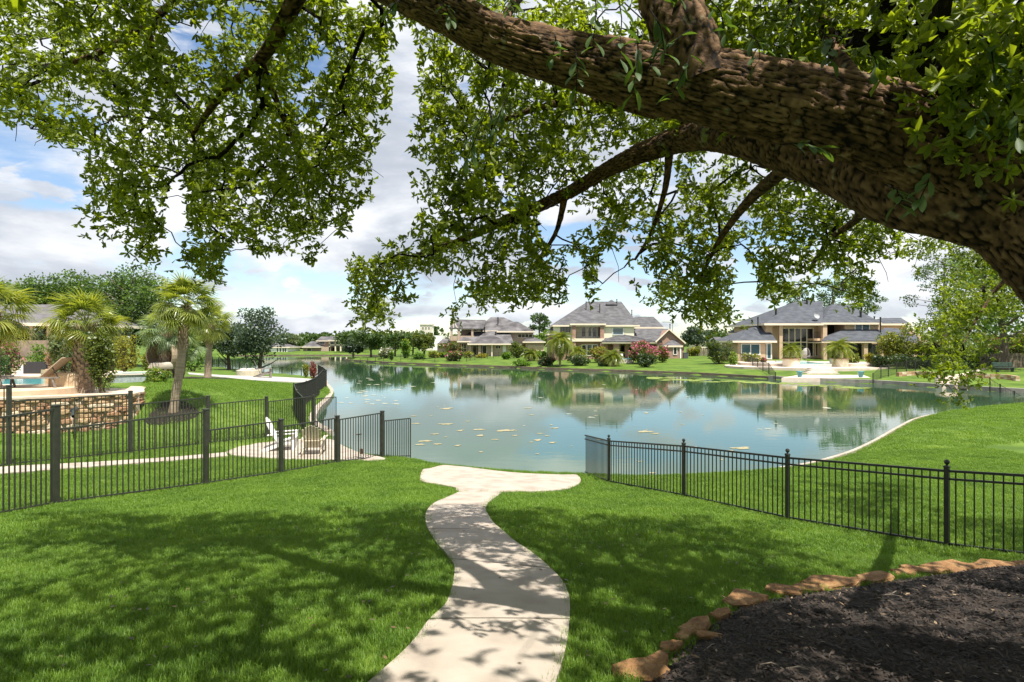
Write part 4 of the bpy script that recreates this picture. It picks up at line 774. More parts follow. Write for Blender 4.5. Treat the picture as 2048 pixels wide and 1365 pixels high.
# ------------------------------------------------------------------ houses
class House:
    """pixels of the front elevation at depth Z (metres from the camera); dz steps forward or back"""
    def __init__(s, name, label, Z, px, by, cat='house', group=None):
        s.Z = Z; b = P(px, by, Z); b.z = min(b.z, gz(b.x, b.y)); s.base = b; s.root = thing(name, label, cat, b, group)
    def p(s, px, py, dz=0): return P(px, py, s.Z+dz)
    def wall(s, x0, y0, x1, y1, dz, depth, mat, name='wall', down=0):
        a = s.p(x0, y1, dz); b = s.p(x1, y0, dz); return obj(name, MB().box(a.x, b.x, a.y, a.y+depth, a.z-down, b.z), mat, s.root)
    def hip(s, x0, x1, ye, r0, r1, yr, dz, depth, mat, name='roof', ov=.35, yr2=None, rd=.5, fascia=CREAM2):
        """hip roof over a box: eave pixels at its front edge, ridge pixels at its middle"""
        a = s.p(x0, ye, dz-ov); b = s.p(x1, ye, dz-ov); yb = a.y+depth+2*ov; ym = a.y+(yb-a.y)*rd; c = P(r0, yr, ym); d = P(r1, yr2 if yr2 else yr, ym)
        vs_ = [(a.x,a.y,a.z),(b.x,b.y,b.z),(b.x,yb,a.z),(a.x,yb,a.z),tuple(c),tuple(d)]; o = obj(name, MB().add(vs_, [(0,1,5,4),(1,2,5),(2,3,4,5),(3,0,4),(3,2,1,0)]), mat, s.root, smooth=False)
        t = .09*s.Z/96
        f = MB().box(a.x-.02, b.x+.02, a.y-.06, a.y-.003, a.z-.22, a.z+.06).box(a.x-.06, a.x-.003, a.y, yb, a.z-.22, a.z+.06).box(b.x+.003, b.x+.06, a.y, yb, a.z-.22, a.z+.06)
        obj('fascia', f, fascia, o); return o
    def slope(s, q, mat, th=.12, name='roof', edge=None):
        """one roof plane from its corners (pixel, pixel, dz)"""
        v = [s.p(*k) for k in q]; n = len(v); lo_ = [k-Vector((0,0,th)) for k in v]; o = obj(name, MB().add(v+lo_, [tuple(range(n)), tuple(range(2*n-1,n-1,-1))]+[(i, n+i, n+(i+1) % n, (i+1) % n) for i in range(n)]), mat, s.root, smooth=False); return o
    def gable(s, x0, x1, ye, xa, ya, yb, dz, depth, mat):
        a, b, c = s.p(x0, ye, dz), s.p(x1, ye, dz), s.p(xa, ya, dz); z0 = s.p(x0, yb, dz).z-.4; D = Vector((0,depth,0)); vs_ = [Vector((a.x,a.y,z0)), Vector((b.x,b.y,z0)), b, c, a]
        return obj('wall', MB().add(vs_+[k+D for k in vs_], [(0,1,2,3,4),(9,8,7,6,5)]+[(i, 5+i, 5+(i+1) % 5, (i+1) % 5) for i in range(5)]), mat, s.root, smooth=False)
    def window(s, x0, y0, x1, y1, dz, cols=1, rows=1, frame=WHITE, glass=GLASS, name='window', fw=.09):
        a = s.p(x0, y1, dz-.05); b = s.p(x1, y0, dz-.05); m = MB(); y = a.y; m.box(a.x-fw, a.x, y-.03, y+.07, a.z-fw, b.z+fw).box(b.x, b.x+fw, y-.03, y+.07, a.z-fw, b.z+fw).box(a.x, b.x, y-.03, y+.07, b.z, b.z+fw).box(a.x, b.x, y-.05, y+.07, a.z-fw, a.z)
        for k in range(1, cols): x = a.x+(b.x-a.x)*k/cols; m.box(x-fw*.45, x+fw*.45, y-.02, y+.06, a.z, b.z)
        for k in range(1, rows): z = a.z+(b.z-a.z)*k/rows; m.box(a.x, b.x, y-.015, y+.055, z-fw*.45, z+fw*.45)
        o = obj(name, m, frame, s.root)
        for i in range(cols):
            for k in range(rows):
                w = (b.x-a.x)/cols; h = (b.z-a.z)/rows; obj('pane', MB().box(a.x+w*i+.02, a.x+w*(i+1)-.02, y+.01, y+.035, a.z+h*k+.02, a.z+h*(k+1)-.02), glass, o)
        return o
    def column(s, x0, x1, y0, y1, dz, mat, name='column', d=None, down=0):
        a = s.p(x0, y1, dz); b = s.p(x1, y0, dz); w = b.x-a.x; m = MB().box(a.x, b.x, a.y, a.y+(d or w), a.z-down, b.z); m.box(a.x-.05, b.x+.05, a.y-.05, a.y+(d or w)+.05, b.z-.22, b.z-.003); return obj(name, m, mat, s.root)
    def vent(s, px, y0, y1, dz, w=.10, mat=None):
        a = s.p(px, y1, dz); b = s.p(px, y0, dz); obj('vent_pipe', MB().tube([a-Vector((0,0,.6)), b], w/2*1.6, 8).tube([b-Vector((0,0,.05)), b+Vector((0,0,.12))], w, 8), mat or IRON, s.root)
    def rail(s, x0, x1, y0, y1, dz):
        a, b = s.p(x0, y1, dz), s.p(x1, y0, dz); m = MB().box(a.x, b.x, a.y-.02, a.y+.02, b.z-.04, b.z).box(a.x, b.x, a.y-.02, a.y+.02, a.z, a.z+.04); n = int((b.x-a.x)/.14)
        for k in range(n+1): x = a.x+(b.x-a.x)*k/n; m.box(x-.01, x+.01, a.y-.01, a.y+.01, a.z, b.z)
        obj('railing', m, IRON, s.root)
def zf(ox, oy, sc): return lambda x, y: (ox+x/sc, oy+y/sc)
# --- the cream and brick house
h = House('lakeside_house', 'cream and red brick two-storey house with a steep grey roof and upstairs balcony', 96, 1240, 719); c4 = zf(1060, 570, 4.876)
def W(x0, y0, x1, y1): a = c4(x0, y0); b = c4(x1, y1); return (*a, *b)
h.wall(*W(240,395,415,548), 0, 12, CREAM); h.wall(*W(415,395,722,540), 1.8, 10, CREAM); h.wall(*W(722,390,1015,560), 0, 12, CREAM)
h.wall(*W(240,548,760,725), .25, 11, BRICK, down=.6); h.wall(*W(185,480,242,725), 2.5, 6, BRICK, down=.6); h.hip(*[c4(v,0)[0] for v in (172,258)], c4(0,482)[1], *[c4(v,0)[0] for v in (225,250)], c4(0,400)[1], 2.5, 6, SHING)
h.wall(*W(760,575,1240,725), 3.2, 9, BRICK, down=.6)
h.hip(c4(222,0)[0], c4(1068,0)[0], c4(0,398)[1], c4(560,0)[0], c4(890,0)[0], c4(0,166)[1], 0, 13, SHING)
h.hip(c4(392,0)[0], c4(738,0)[0], c4(0,384)[1], c4(598,0)[0], c4(612,0)[0], c4(0,284)[1], -.5, 7, SHING, ov=.2)
h.hip(c4(960,0)[0], c4(1310,0)[0], c4(0,418)[1], c4(1030,0)[0], c4(1205,0)[0], c4(0,313)[1], 5, 9, SHING); h.wall(*W(1010,418,1295,560), 5.2, 8, CREAM)
# dormer over the main ridge
h.hip(c4(745,0)[0], c4(850,0)[0], c4(0,190)[1], c4(790,0)[0], c4(800,0)[0], c4(0,148)[1], 5.2, 4, SHING, ov=.05, fascia=SHING)
for a, b in ((412,447),(685,722)): h.column(*[c4(v,0)[0] for v in (a,b)], c4(0,386)[1], c4(0,725)[1], -.5, BRICK, down=.5)
a = W(412,526,722,556); h.wall(a[0],a[1],a[2],a[3], -.62, 2.9, CREAM2, 'balcony_floor'); h.rail(*[c4(v,0)[0] for v in (447,685)], c4(0,462)[1], c4(0,526)[1], -.5)
h.window(*W(302,416,388,475), 0, 3, 1, DARK); h.window(*W(810,426,907,488), 0, 1, 1, WHITE, GLASSB); h.window(*W(503,415,542,508), 1.8); h.window(*W(570,420,595,508), 1.8, 1, 1, WHITE, GLASS, 'door'); h.window(*W(612,420,645,508), 1.8, 1, 1, WHITE, GLASS, 'door'); h.window(*W(664,415,684,508), 1.8)
h.window(*W(508,590,545,690), .25); h.window(*W(560,588,600,690), .25, 1, 1, CREAM2, GLASSB, 'door'); h.window(*W(612,590,655,690), .25)
# single-storey wing with its lean-to roof and brick gable
e0 = c4(700,552); e1 = c4(1240,552); t1_ = c4(1350,432); t0_ = c4(1010,432); m0 = c4(885,515)
h.slope([(*e0,-.9),(*e1,-.9),(*c4(1352,432),4.5),(*c4(1030,432),4.5),(*c4(1005,470),2.0),(*c4(880,480),0.05),(*c4(735,520),0.05)], SHING, .14)
h.wall(*W(700,556,1240,572), -.85, .18, CREAM2, 'fascia'); h.wall(*W(705,566,1235,580), -.6, 3.6, CREAM2, 'porch_ceiling')
for a, b in ((815,870),(757,800),(925,960)): h.column(*[c4(v,0)[0] for v in (a,b)], c4(0,582)[1], c4(0,728)[1], -.5 if a == 815 else 1.2, BRICK, down=.4)
h.window(*W(875,592,920,715), 3.2, 1, 1, CREAM2, GLASS, 'door'); h.window(*W(965,592,1000,715), 3.2, 1, 1, CREAM2); h.window(*W(735,590,757,690), 3.0)
h.gable(c4(1237,0)[0], c4(1503,0)[0], c4(0,560)[1], c4(1357,0)[0], c4(0,442)[1], c4(0,728)[1], -.6, 9, BRICK)
for q in ([(*c4(1222,556),-1.0),(*c4(1357,430),-1.0),(*c4(1357,430),9),(*c4(1222,556),9)], [(*c4(1357,430),-1.0),(*c4(1522,568),-1.0),(*c4(1522,568),9),(*c4(1357,430),9)]): h.slope(q, SHING, .16)
for q in ([(*c4(1222,556),-1.04),(*c4(1357,430),-1.04),(*c4(1357,444),-1.04),(*c4(1228,568),-1.04)], [(*c4(1357,430),-1.04),(*c4(1522,568),-1.04),(*c4(1516,580),-1.04),(*c4(1357,444),-1.04)]): 
    v = [h.p(*k) for k in q]; obj('barge_board', MB().add(v+[k+Vector((0,.04,0)) for k in v], [(0,1,2,3),(7,6,5,4),(0,4,5,1),(2,6,7,3)]), CREAM2, h.root, smooth=False)
h.wall(*W(1330,600,1470,728), -2.2, 1.7, BRICK, down=.4); h.hip(c4(1308,0)[0], c4(1488,0)[0], c4(0,598)[1], c4(1380,0)[0], c4(1400,0)[0], c4(0,540)[1], -2.2, 3.2, SHING, ov=.2); h.window(*W(1402,608,1430,680), -2.2); h.column(*[c4(v,0)[0] for v in (1462,1474)], c4(0,600)[1], c4(0,728)[1], -2.35, WHITE)
h.window(*W(1262,545,1290,570), -.6, 1, 1, BRICK); h.window(*W(1410,540,1440,560), -.6, 1, 1, BRICK)
for x, a, b, dz in ((547,172,212,4),(680,200,240,3.2),(847,148,190,6),(993,252,290,4),(1365,390,430,2)): h.vent(c4(x,0)[0], c4(0,a)[1], c4(0,b)[1], dz)
# --- the tan stucco house with the tall windows
h = House('lakeside_house', 'tan stucco two-storey house with blue-grey hip roof and a tall grid of windows', 84, 1600, 722); c5 = zf(1400, 570, 4.876)
def W(x0, y0, x1, y1): a = c5(x0, y0); b = c5(x1, y1); return (*a, *b)
def A(*v): return [c5(q,0)[0] for q in v]
def B(v): return c5(0,v)[1]
h.wall(*W(640,385,705,730), .6, 12, STUCCO, down=.8); h.wall(*W(705,385,1205,735), 2.2, 11, STUCCO, down=.8); h.wall(*W(1205,380,1415,735), 3.4, 9, STUCCO, down=.8); h.wall(*W(1410,378,1762,560), 0.6, 12, STUCCO); h.wall(*W(1240,545,1800,735), 2.6, 9, STUCCO, down=.8)
h.hip(*A(628,1200), B(383), *A(945,1195), B(162), 0, 14, SHINGB, ov=.4); h.hip(*A(1180,1772), B(376), *A(1290,1450), B(194), .3, 13, SHINGB, ov=.4)
h.hip(*A(480,900), B(470), *A(735,800), B(255), 6, 9, SHINGB); h.hip(*A(320,748), B(552), *A(600,640), B(385), -1.2, 8, SHINGB); h.wall(*W(368,556,640,735), -1.0, 8, STUCCO, down=.8)
h.wall(*W(640,556,705,735), -.9, 3, STUCCO, down=.8)
h.column(*A(775,806), B(385), B(735), .1, STUCCO, down=.8); h.column(*A(1200,1240), B(380), B(735), 0, STUCCO, down=.8); h.column(*A(1160,1190), B(390), B(735), 1.4, STUCCO, down=.8)
o = h.window(*W(808,430,1100,695), 2.2, 5, 2, CREAM2, GLASS, fw=.17); h.window(*W(1130,578,1162,695), 2.2, 1, 1, CREAM2)
h.rail(*A(1115,1200), B(462), B(522), .6); h.wall(*W(1108,525,1205,548), .4, 1.9, STUCCO, 'balcony_floor')
h.window(*W(1248,400,1335,488), 3.4, 2, 1, DARK); h.window(*W(1340,392,1390,450), 3.4, 1, 1, DARK)
h.window(*W(1516,388,1648,448), .6, 2, 1, WHITE, GLASSB, fw=.13); h.window(*W(408,584,580,680), -1.0, 2, 1, WHITE, GLASSB, fw=.12); h.window(*W(615,580,690,720), -.9, 2, 1, WHITE, GLASSB, 'door', fw=.13)
h.slope([(*c5(1188,548),-2.2),(*c5(1800,548),-2.2),(*c5(1800,438),.55),(*c5(1395,438),.55)], SHINGB, .14); h.slope([(*c5(1188,548),-2.2),(*c5(1395,438),.55),(*c5(1225,500),.55)], SHINGB, .14); h.wall(*W(1188,552,1800,566), -2.2, .15, CREAM2, 'fascia'); h.wall(*W(1195,560,1800,572), -2.0, 4.6, CREAM2, 'porch_ceiling')
for a, b in ((1205,1240),(1372,1405),(1600,1638),(1760,1790)): h.column(*A(a,b), B(566), B(735), -1.9, STUCCO, down=.6)
h.window(*W(1445,585,1600,705), 2.6, 3, 1, DARK, GLASS, 'door'); h.window(*W(1640,585,1720,705), 2.6, 2, 1, DARK, GLASS, 'door'); h.window(*W(1250,585,1340,705), 2.6, 2, 1, DARK)
h.hip(*A(1700,2060), B(385), *A(1790,1960), B(325), 7, 9, SHINGB); h.wall(*W(1762,385,2020,560), 7.2, 8, STUCCO)
h.slope([(*c5(1780,548),-2.2),(*c5(2150,560),-1.5),(*c5(2090,440),3),(*c5(1790,420),3)], SHINGB, .14); h.gable(*A(1950,2240), B(560), c5(2090,0)[0], B(455), B(735), 1.0, 8, STUCCO)
for x, a, b, dz in ((565,325,385,1),(740,240,305,3),(1043,140,190,6),(1760,325,440,-.2),(1567,268,285,2),(1700,318,330,2)): h.vent(A(x)[0], B(a), B(b), dz, .12 if a > 300 else .2)
q = h.p(*c5(1132,310), .5); m = MB().lathe((0,0,0), [(0,0),(.22,.03),(.42,.12),(.46,.17)], 16); qq = Vector((.2,-1,.5)).to_track_quat('Z','Y'); m.v = [tuple(q+qq@Vector(v)) for v in m.v]; m.tube([q, q-Vector((0,-.1,1.1))], .04, 6); m.smooth = True; obj('satellite_dish', m, M('dish_grey', (.35,.36,.37), rough=.5), h.root)
# --- the tan house with the weathered roof and porch gable
h = House('lakeside_house', 'tan brick house with streaked weathered roof and timbered upstairs porch', 122, 970, 714); c3 = zf(680, 580, 4.267)
def W(x0, y0, x1, y1): a = c3(x0, y0); b = c3(x1, y1); return (*a, *b)
def A(*v): return [c3(q,0)[0] for q in v]
def B(v): return c3(0,v)[1]
h.wall(*W(1145,345,1645,560), 6, 12, BRICKT, down=.5); h.hip(*A(1140,1655), B(352), *A(1285,1395), B(237), 5.5, 14, SHINGW); h.hip(*A(1340,1662), B(358), *A(1455,1520), B(275), 3.5, 9, SHINGW); h.wall(*W(1400,368,1650,470), 4, 8, BRICKT)
h.slope([(*c3(928,328),3),(*c3(1225,332),3),(*c3(1245,258),8),(*c3(962,255),8)], SHINGW, .15); h.slope([(*c3(928,328),13),(*c3(1225,332),13),(*c3(1245,258),8),(*c3(962,255),8)][::-1], SHINGW, .15)
h.wall(*W(1035,335,1150,400), 6.5, 5, BRICKT); h.wall(*W(935,330,1200,340), 3.1, .3, CREAM2, 'beam'); h.wall(*W(935,395,1145,437), 3.3, 8, BRICKT, 'balcony'); h.wall(*W(940,437,1130,560), 3.8, 8, BRICKT, down=.5)
for a, b in ((942,960),(1003,1024),(1120,1138)): h.column(*A(a,b), B(338), B(437), 3.2, BRICKT)
v0, v1, v2 = h.p(*c3(932,330),3.2), h.p(*c3(1003,330),3.2), h.p(*c3(966,262),3.2); m = MB(); [m.beam(a, b, .16, .16) for a, b in ((v0,v1),(v0,v2),(v1,v2),(v2,(v0+v1)/2))]; obj('gable_truss', m, CREAM2, h.root)
h.hip(*A(1000,1300), B(442), *A(1110,1250), B(362), 1.5, 9, SHINGW); h.wall(*W(1005,446,1110,570), 2, 6, BRICKT, down=.5); h.window(*W(1020,462,1075,545), 2, 3, 2, CREAM2)
h.hip(*A(1088,1486), B(462), *A(1340,1425), B(304), -1, 15, SHINGW, rd=.62); h.hip(*A(1090,1482), B(464), *A(1280,1300), B(388), -1.6, 6, SHINGW, ov=.1)
h.wall(*W(1215,466,1478,572), -.6, 8, BRICKT, down=.5); h.wall(*W(1100,466,1216,572), 1.6, 8, BRICKT, down=.5)
for a, b in ((1098,1120),(1180,1202),(1290,1303)): h.column(*A(a,b), B(466), B(574), -1.2, CREAM2 if a == 1290 else BRICKT, down=.4)
h.window(*W(1136,478,1164,556), 1.6, 1, 1, CREAM2, GLASS, 'door'); h.window(*W(1330,480,1370,504), -.6, 2, 1, CREAM2); h.window(*W(1392,478,1414,530), -.6, 1, 1, WHITE, WHITE, 'door'); h.window(*W(1215,480,1250,545), -.6, 1, 1, CREAM2)
h.window(*W(1520,382,1640,408), 4, 4, 1, CREAM2); h.wall(*W(1585,445,1742,560), 1, 8, BRICKT, down=.5); h.hip(*A(1560,1752), B(446), *A(1600,1660), B(405), .8, 8, SHINGW)
h.window(*W(1612,482,1665,520), 1, 1, 1, CREAM2, M('garage_tan', (.50,.37,.25), rough=.7), 'garage_door'); h.window(*W(1680,485,1738,520), 1, 1, 1, CREAM2, MATS['garage_tan'], 'garage_door')
h.hip(*A(820,960), B(470), *A(880,930), B(420), 5, 9, SHINGW); h.wall(*W(830,472,950,560), 5.2, 8, BRICKT, down=.5)
for x, a, b, dz in ((1348,240,275,8),(1207,325,380,4),(1234,325,380,4),(1328,365,378,3)): h.vent(A(x)[0], B(a), B(b), dz, .16)
# --- far houses
h = House('distant_house', 'brown roofed two-storey house with columned porches across the far water', 182, 655, 708); c2 = zf(380, 580, 4.267)
def W(x0, y0, x1, y1): a = c2(x0, y0); b = c2(x1, y1); return (*a, *b)
def A(*v): return [c2(q,0)[0] for q in v]
def B(v): return c2(0,v)[1]
h.wall(*W(1095,435,1400,548), 4, 12, BRICKT, down=.5); h.hip(*A(1075,1420), B(437), *A(1120,1310), B(400), 3, 12, SHINGW); h.hip(*A(1290,1480), B(432), *A(1370,1400), B(362), 6, 14, SHINGW); h.hip(*A(955,1110), B(490), *A(1035,1060), B(440), 0, 12, SHINGW); h.wall(*W(965,490,1195,548), 1, 10, BRICKT, down=.5)
h.wall(*W(1185,468,1400,478), 1, 4, CREAM2, 'balcony_floor'); h.hip(*A(1180,1400), B(435), *A(1220,1350), B(398), .8, 8, SHINGW)
for x in (1190,1240,1285,1335,1385): h.column(x/4.267+380-1.2, x/4.267+380+1.2, B(437), B(548), 1, CREAM2)
for x0, x1, y0, y1, dz in ((1110,1150,442,464,4),(1200,1225,445,467,4),(1240,1275,445,467,4),(1300,1330,445,467,4),(1000,1035,502,524,1),(1200,1235,492,535,4),(1250,1280,492,535,4),(1300,1330,492,535,4)): h.window(*W(x0,y0,x1,y1), dz, 1, 1, WHITE, GLASS, fw=.15)
h = House('distant_house', 'low white house with tall dark windows behind the waterside trees', 175, 560, 708)
h.wall(*W(600,490,835,548), 0, 10, WHITE, down=.6); h.hip(*A(590,850), B(492), *A(700,795), B(458), 0, 10, SHINGW)
for x in (620,645,670,740,765,790,808): h.window(*W(x,500,x+12,540), 0, 1, 1, WHITE, GLASS, fw=.08)
h = House('distant_house', 'grey roofed house glimpsed beyond the lawn between the two lakeside houses', 150, 1412, 695); h.wall(1402,684,1450,705, 0, 10, CREAM2, down=1); h.hip(1398,1455,684.5,1412,1440,675, 0, 10, SHING); h.window(1412,688,1420,696,0)
h = House('stone_tower', 'pale square stone tower above the trees', 190, 852, 690, 'tower'); LIME = M('limestone', (.55,.50,.42), (.66,.62,.54), rough=.95, scale=.8, bump=.3, bscale=4)
h.wall(840,650,864,692, 0, 4, LIME, down=3); h.wall(839,648.5,865,651, -.2, 4.4, LIME, 'cornice')
for x in (846,852,858): h.window(x-1, 655, x+1, 659, 0, 1, 1, LIME, GLASS, 'opening', fw=.05)
h.wall(864,672,884,695, 1, 8, WHITE, 'annex', down=3)
# --- the neighbour's house on the left
h = House('pool_house', 'grey roofed house with a deep dark porch behind the pool palms', 52, 40, 735); h.base.z = TZ; SH2 = M('pool_house_shingles', (.085,.08,.085), (.14,.13,.137), rough=.95, scale=1.5, bump=.4, bscale=9, detail=10)
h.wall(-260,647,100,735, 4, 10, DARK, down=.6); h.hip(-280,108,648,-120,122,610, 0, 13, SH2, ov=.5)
for x in (2,62,96): h.column(x-3, x+3, 650, 735, 0, STUCCO, down=.5)
h.wall(-50,684,36,700, 2.5, 1.2, STUCCO, 'beam'); h.wall(34,694,66,712, 3, .3, M('window_frost', (.16,.16,.14), rough=.3), 'screen')
# ------------------------------------------------------------------ terrace, retaining wall, pools
TRAV = M('travertine', (.46,.36,.27), (.58,.48,.38), rough=.9, scale=1.3, bump=.3, bscale=14, c3=(.52,.42,.32))
m = MB().prism(TERR_S, .2, TZ); tag(obj('pool_terrace', m, TRAV), 'pale stone pool terrace', kind='structure')
LEDGE = [M('ledge_stone_%d' % i, a, b, rough=.95, scale=6, bump=.6, bscale=24) for i, (a, b) in enumerate((((.36,.23,.12),(.50,.35,.20)),((.28,.15,.08),(.40,.23,.13)),((.50,.40,.27),(.62,.51,.37))))]
# the wall itself, stone by stone
fr_ = [Vector((x, y, 0)) for x, y in TERR_S[3:13]]+[Vector((-15.3,23.4,0)), Vector((-16.1,24.6,0)), Vector((-17.3,26.8,0))]
wl = thing('retaining_wall', 'dry stacked wall of rough tan and rust ledge stones below the pool terrace', 'wall', (fr_[0].x, fr_[0].y, gz(fr_[0].x, fr_[0].y)))
def along(d):
    for a, b in zip(fr_[:-1], fr_[1:]):
        l = (b-a).length
        if d <= l: return a.lerp(b, d/l), (b-a).normalized()
        d -= l
    return fr_[-1], (fr_[-1]-fr_[-2]).normalized()
tot = sum((b-a).length for a, b in zip(fr_[:-1], fr_[1:])); rw = random.Random(3); z = .25; ns = 0; rest = MB()
while z < TZ-.02:
    hh = rw.uniform(.11,.19); d = rw.uniform(-.3,0)
    while d < tot:
        l = rw.uniform(.28,.75); q, t = along(max(0, d+l/2)); nrm = Vector((t.y,-t.x,0)); gq = gz(q.x, q.y)
        if z+hh > gq-.02 and d+l/2 < tot:
            c = q+nrm*rw.uniform(-.02,.07)+Vector((0,0,min(z, TZ-.08)+hh/2)); ang = math.atan2(t.y, t.x)
            mm_ = rock((c.x,c.y,c.z), l*.50, .13, hh*.47, ang, rw.randrange(9999)) if q.x > -19.5 else None
            if mm_ and ns < 290: obj('stone', mm_, LEDGE[rw.choice((0,0,0,1,1,2))], wl, smooth=False); ns += 1
            else: rest.v and None; k_ = rock((c.x,c.y,c.z), l*.50, .13, hh*.47, ang, rw.randrange(9999)); rest.add(k_.v, k_.f)
        d += l+.012
    z += hh+.008
tag(obj('stones', rest, LEDGE[0], wl, smooth=False), kind='stuff')
cap = MB(); L_ = []; R_ = []
for i, p in enumerate(fr_):
    t = (fr_[min(i+1,len(fr_)-1)]-fr_[max(i-1,0)]).normalized(); nrm = Vector((t.y,-t.x,0)); L_.append(p+nrm*.16); R_.append(p-nrm*.5)
for i in range(len(fr_)-1): cap.prism([(L_[i].x,L_[i].y),(L_[i+1].x,L_[i+1].y),(R_[i+1].x,R_[i+1].y),(R_[i].x,R_[i].y)][::-1], TZ+.004, TZ+.075)
obj('coping', cap, TRAV, wl, smooth=False)
dq = P(140, 829, 21.0); m = MB().tube([(dq.x-.5,22.0,dq.z+.12),(dq.x-.1,21.3,dq.z+.08),(dq.x+.35,20.7,dq.z-.05)], [.055,.055,.055], 10, False); m.tube([(dq.x-.5,22.0,dq.z+.12),(dq.x-.12,21.3,dq.z+.08)], [.09,.09], 10); tag(obj('drain_pipe', m, M('black_plastic', (.03,.04,.045), rough=.5), at=(dq.x,dq.y,dq.z)), 'dark drain spout poking out of the ledge stone wall', 'pipe')
def TP(px, py, z=TZ): x, y = onplane(px, py, z); return Vector((x, y, z))
POOLW = M('pool_water', (.06,.34,.40), (.09,.42,.46), rough=.05, scale=3, bump=.15, bscale=6)
m = MB().lathe((-19.6,22.9,0), [(1.85,TZ-.2),(1.85,TZ+.26),(1.78,TZ+.30),(0,TZ+.30)], 40); tag(obj('lounger_pad', m, M('pad_tan', (.52,.38,.25), (.60,.46,.32), rough=.9, scale=2), at=(-19.6,22.9,TZ)), 'round raised tan pad under the sun loungers', 'pad')
pl = thing('swimming_pool', 'blue swimming pool behind the tan loungers', 'pool', (-24,31,TZ)); a, b = TP(20, 754), TP(110, 745)
obj('coping', MB().box(-31,-21.6,27.2,33,TZ-.2,TZ+.06), TRAV, pl); obj('water', MB().box(-30.6,-22,27.6,32.6,TZ-.1,TZ+.064), POOLW, pl)
sp_ = thing('spa', 'raised spa with grey-blue tiled wall and turquoise water', 'spa', (*TP(240,772)[:2], TZ)); q = TP(238, 772); TILE = M('blue_tile', (.26,.31,.34), (.40,.45,.47), rough=.3, scale=12)
m = MB().lathe((q.x, q.y+1.2, 0), [(1.15,TZ-.1),(1.15,TZ+.52),(1.0,TZ+.52),(1.0,TZ+.40)], 28); obj('wall', m, TILE, sp_); obj('water', MB().lathe((q.x,q.y+1.2,0), [(1.02,TZ+.44),(0,TZ+.44)], 28), M('spa_water', (.04,.36,.36), (.07,.45,.43), rough=.06, scale=5, bump=.2), sp_)
obj('rim', MB().lathe((q.x,q.y+1.2,0), [(1.2,TZ+.5),(1.2,TZ+.56),(.98,TZ+.56),(.98,TZ+.5)], 28), CONC2, sp_)
wf = [(100,752,.55),(122,748,.6),(140,745,.55),(112,742,.5),(135,760,.6),(108,765,.5)]
for i, (px, py, s_) in enumerate(wf):
    q = TP(px, py+8); tag(obj('boulder', rock((q.x,q.y,q.z+.22+.1*(i%2)), s_*.8, s_*.6, .36, i*.7, 70+i), LEDGE[(0,2,0,1,2,0)[i]], at=q, smooth=False), 'rugged tan boulder beside the pool behind the stout palm', 'boulder', 'boulders beside the pool')
tag(obj('rock_plinth', MB().lathe((*TP(134,787)[:2],TZ), [(.0,-.1),(.62,-.1),(.60,.75),(.55,.85),(0,.9)], 12), M('plinth_tan', (.50,.36,.22), (.62,.47,.31), rough=.95, scale=3, bump=.4, bscale=14), at=TP(134,787)), 'squat tan stone plinth left of the stout palm', 'plinth')
# white walkway and fire-pit patio on the neighbouring lawn
def walk(name, label, pl_, pr_, mat, lift=.03):
    L0, R0 = ground_hits(pl_), ground_hits(pr_); m = MB(); vs_ = []
    for l, r in zip(catmull(L0,4,False), catmull(R0,4,False)): vs_ += [(l[0],l[1],gz(*l)+lift),(r[0],r[1],gz(*r)+lift),(r[0],r[1],gz(*r)-.12),(l[0],l[1],gz(*l)-.12)]
    n_ = len(vs_)//4; m.add(vs_, [(i*4+k,i*4+4+k,i*4+4+(k+1)%4,i*4+(k+1)%4) for i in range(n_-1) for k in range(4)]+[(0,1,2,3),tuple(4*n_-1-k for k in range(4))]); return tag(obj(name, m, mat), label, kind='structure')
walk('white_walk', 'white gravel walk edging the lawn', [(375,747),(440,752),(500,754),(560,756),(640,761)], [(378,750.5),(438,756),(500,762),(560,765),(636,768)], M('white_gravel', (.30,.285,.255), (.44,.42,.38), rough=.95, scale=9, bump=.5), .06)
# ------------------------------------------------------------------ furniture and small things
WHITEW = M('white_plastic', (.74,.71,.66), (.80,.78,.74), rough=.45, scale=6)
def transform_children(root, ang):
    root.rotation_euler = (0, 0, ang)
def adirondack(label, loc, ang, mat, s=1.0):
    """seat faces -Y in its own frame"""
    root = thing('adirondack_chair', label, 'chair', loc, 'slatted garden chairs'); O = Vector(loc)
    def pt(x, y, z): return O+Vector((x, y, z))*s
    for i in range(7):
        x = (i-3)*.083; hgt = .86-.028*abs(i-3)**1.6; obj('back_slat', MB().beam(pt(x*.85,.18,.22), pt(x*1.12,.18+.40*hgt,.22+hgt*.92), .074*s, .02*s, (0,1,0)), mat, root)
    for i in range(6): obj('seat_slat', MB().beam(pt(-.27,-.33+i*.095,.37-.028*i), pt(.27,-.33+i*.095,.37-.028*i), .085*s, .02*s), mat, root)
    for sx in (-1, 1):
        obj('arm', MB().beam(pt(sx*.34,-.38,.53), pt(sx*.34,.42,.50), .12*s, .022*s), mat, root); obj('leg', MB().beam(pt(sx*.31,-.33,-.01), pt(sx*.31,-.33,.52), .03*s, .11*s, (0,1,0)), mat, root)
        obj('leg', MB().beam(pt(sx*.29,-.36,.34), pt(sx*.29,.62,.0), .026*s, .11*s), mat, root)
    obj('back_brace', MB().beam(pt(-.33,.36,.48), pt(.33,.36,.48), .05*s, .03*s), mat, root)
    root.rotation_euler = (0,0,ang); return root
def pad_at(px, py, z): x, y = onplane(px, py, z); return Vector((x, y, z))
adirondack('white slatted lawn chair facing sideways on the neighbouring pad', pad_at(568, 899, .31), R(102), WHITEW, 1.12)
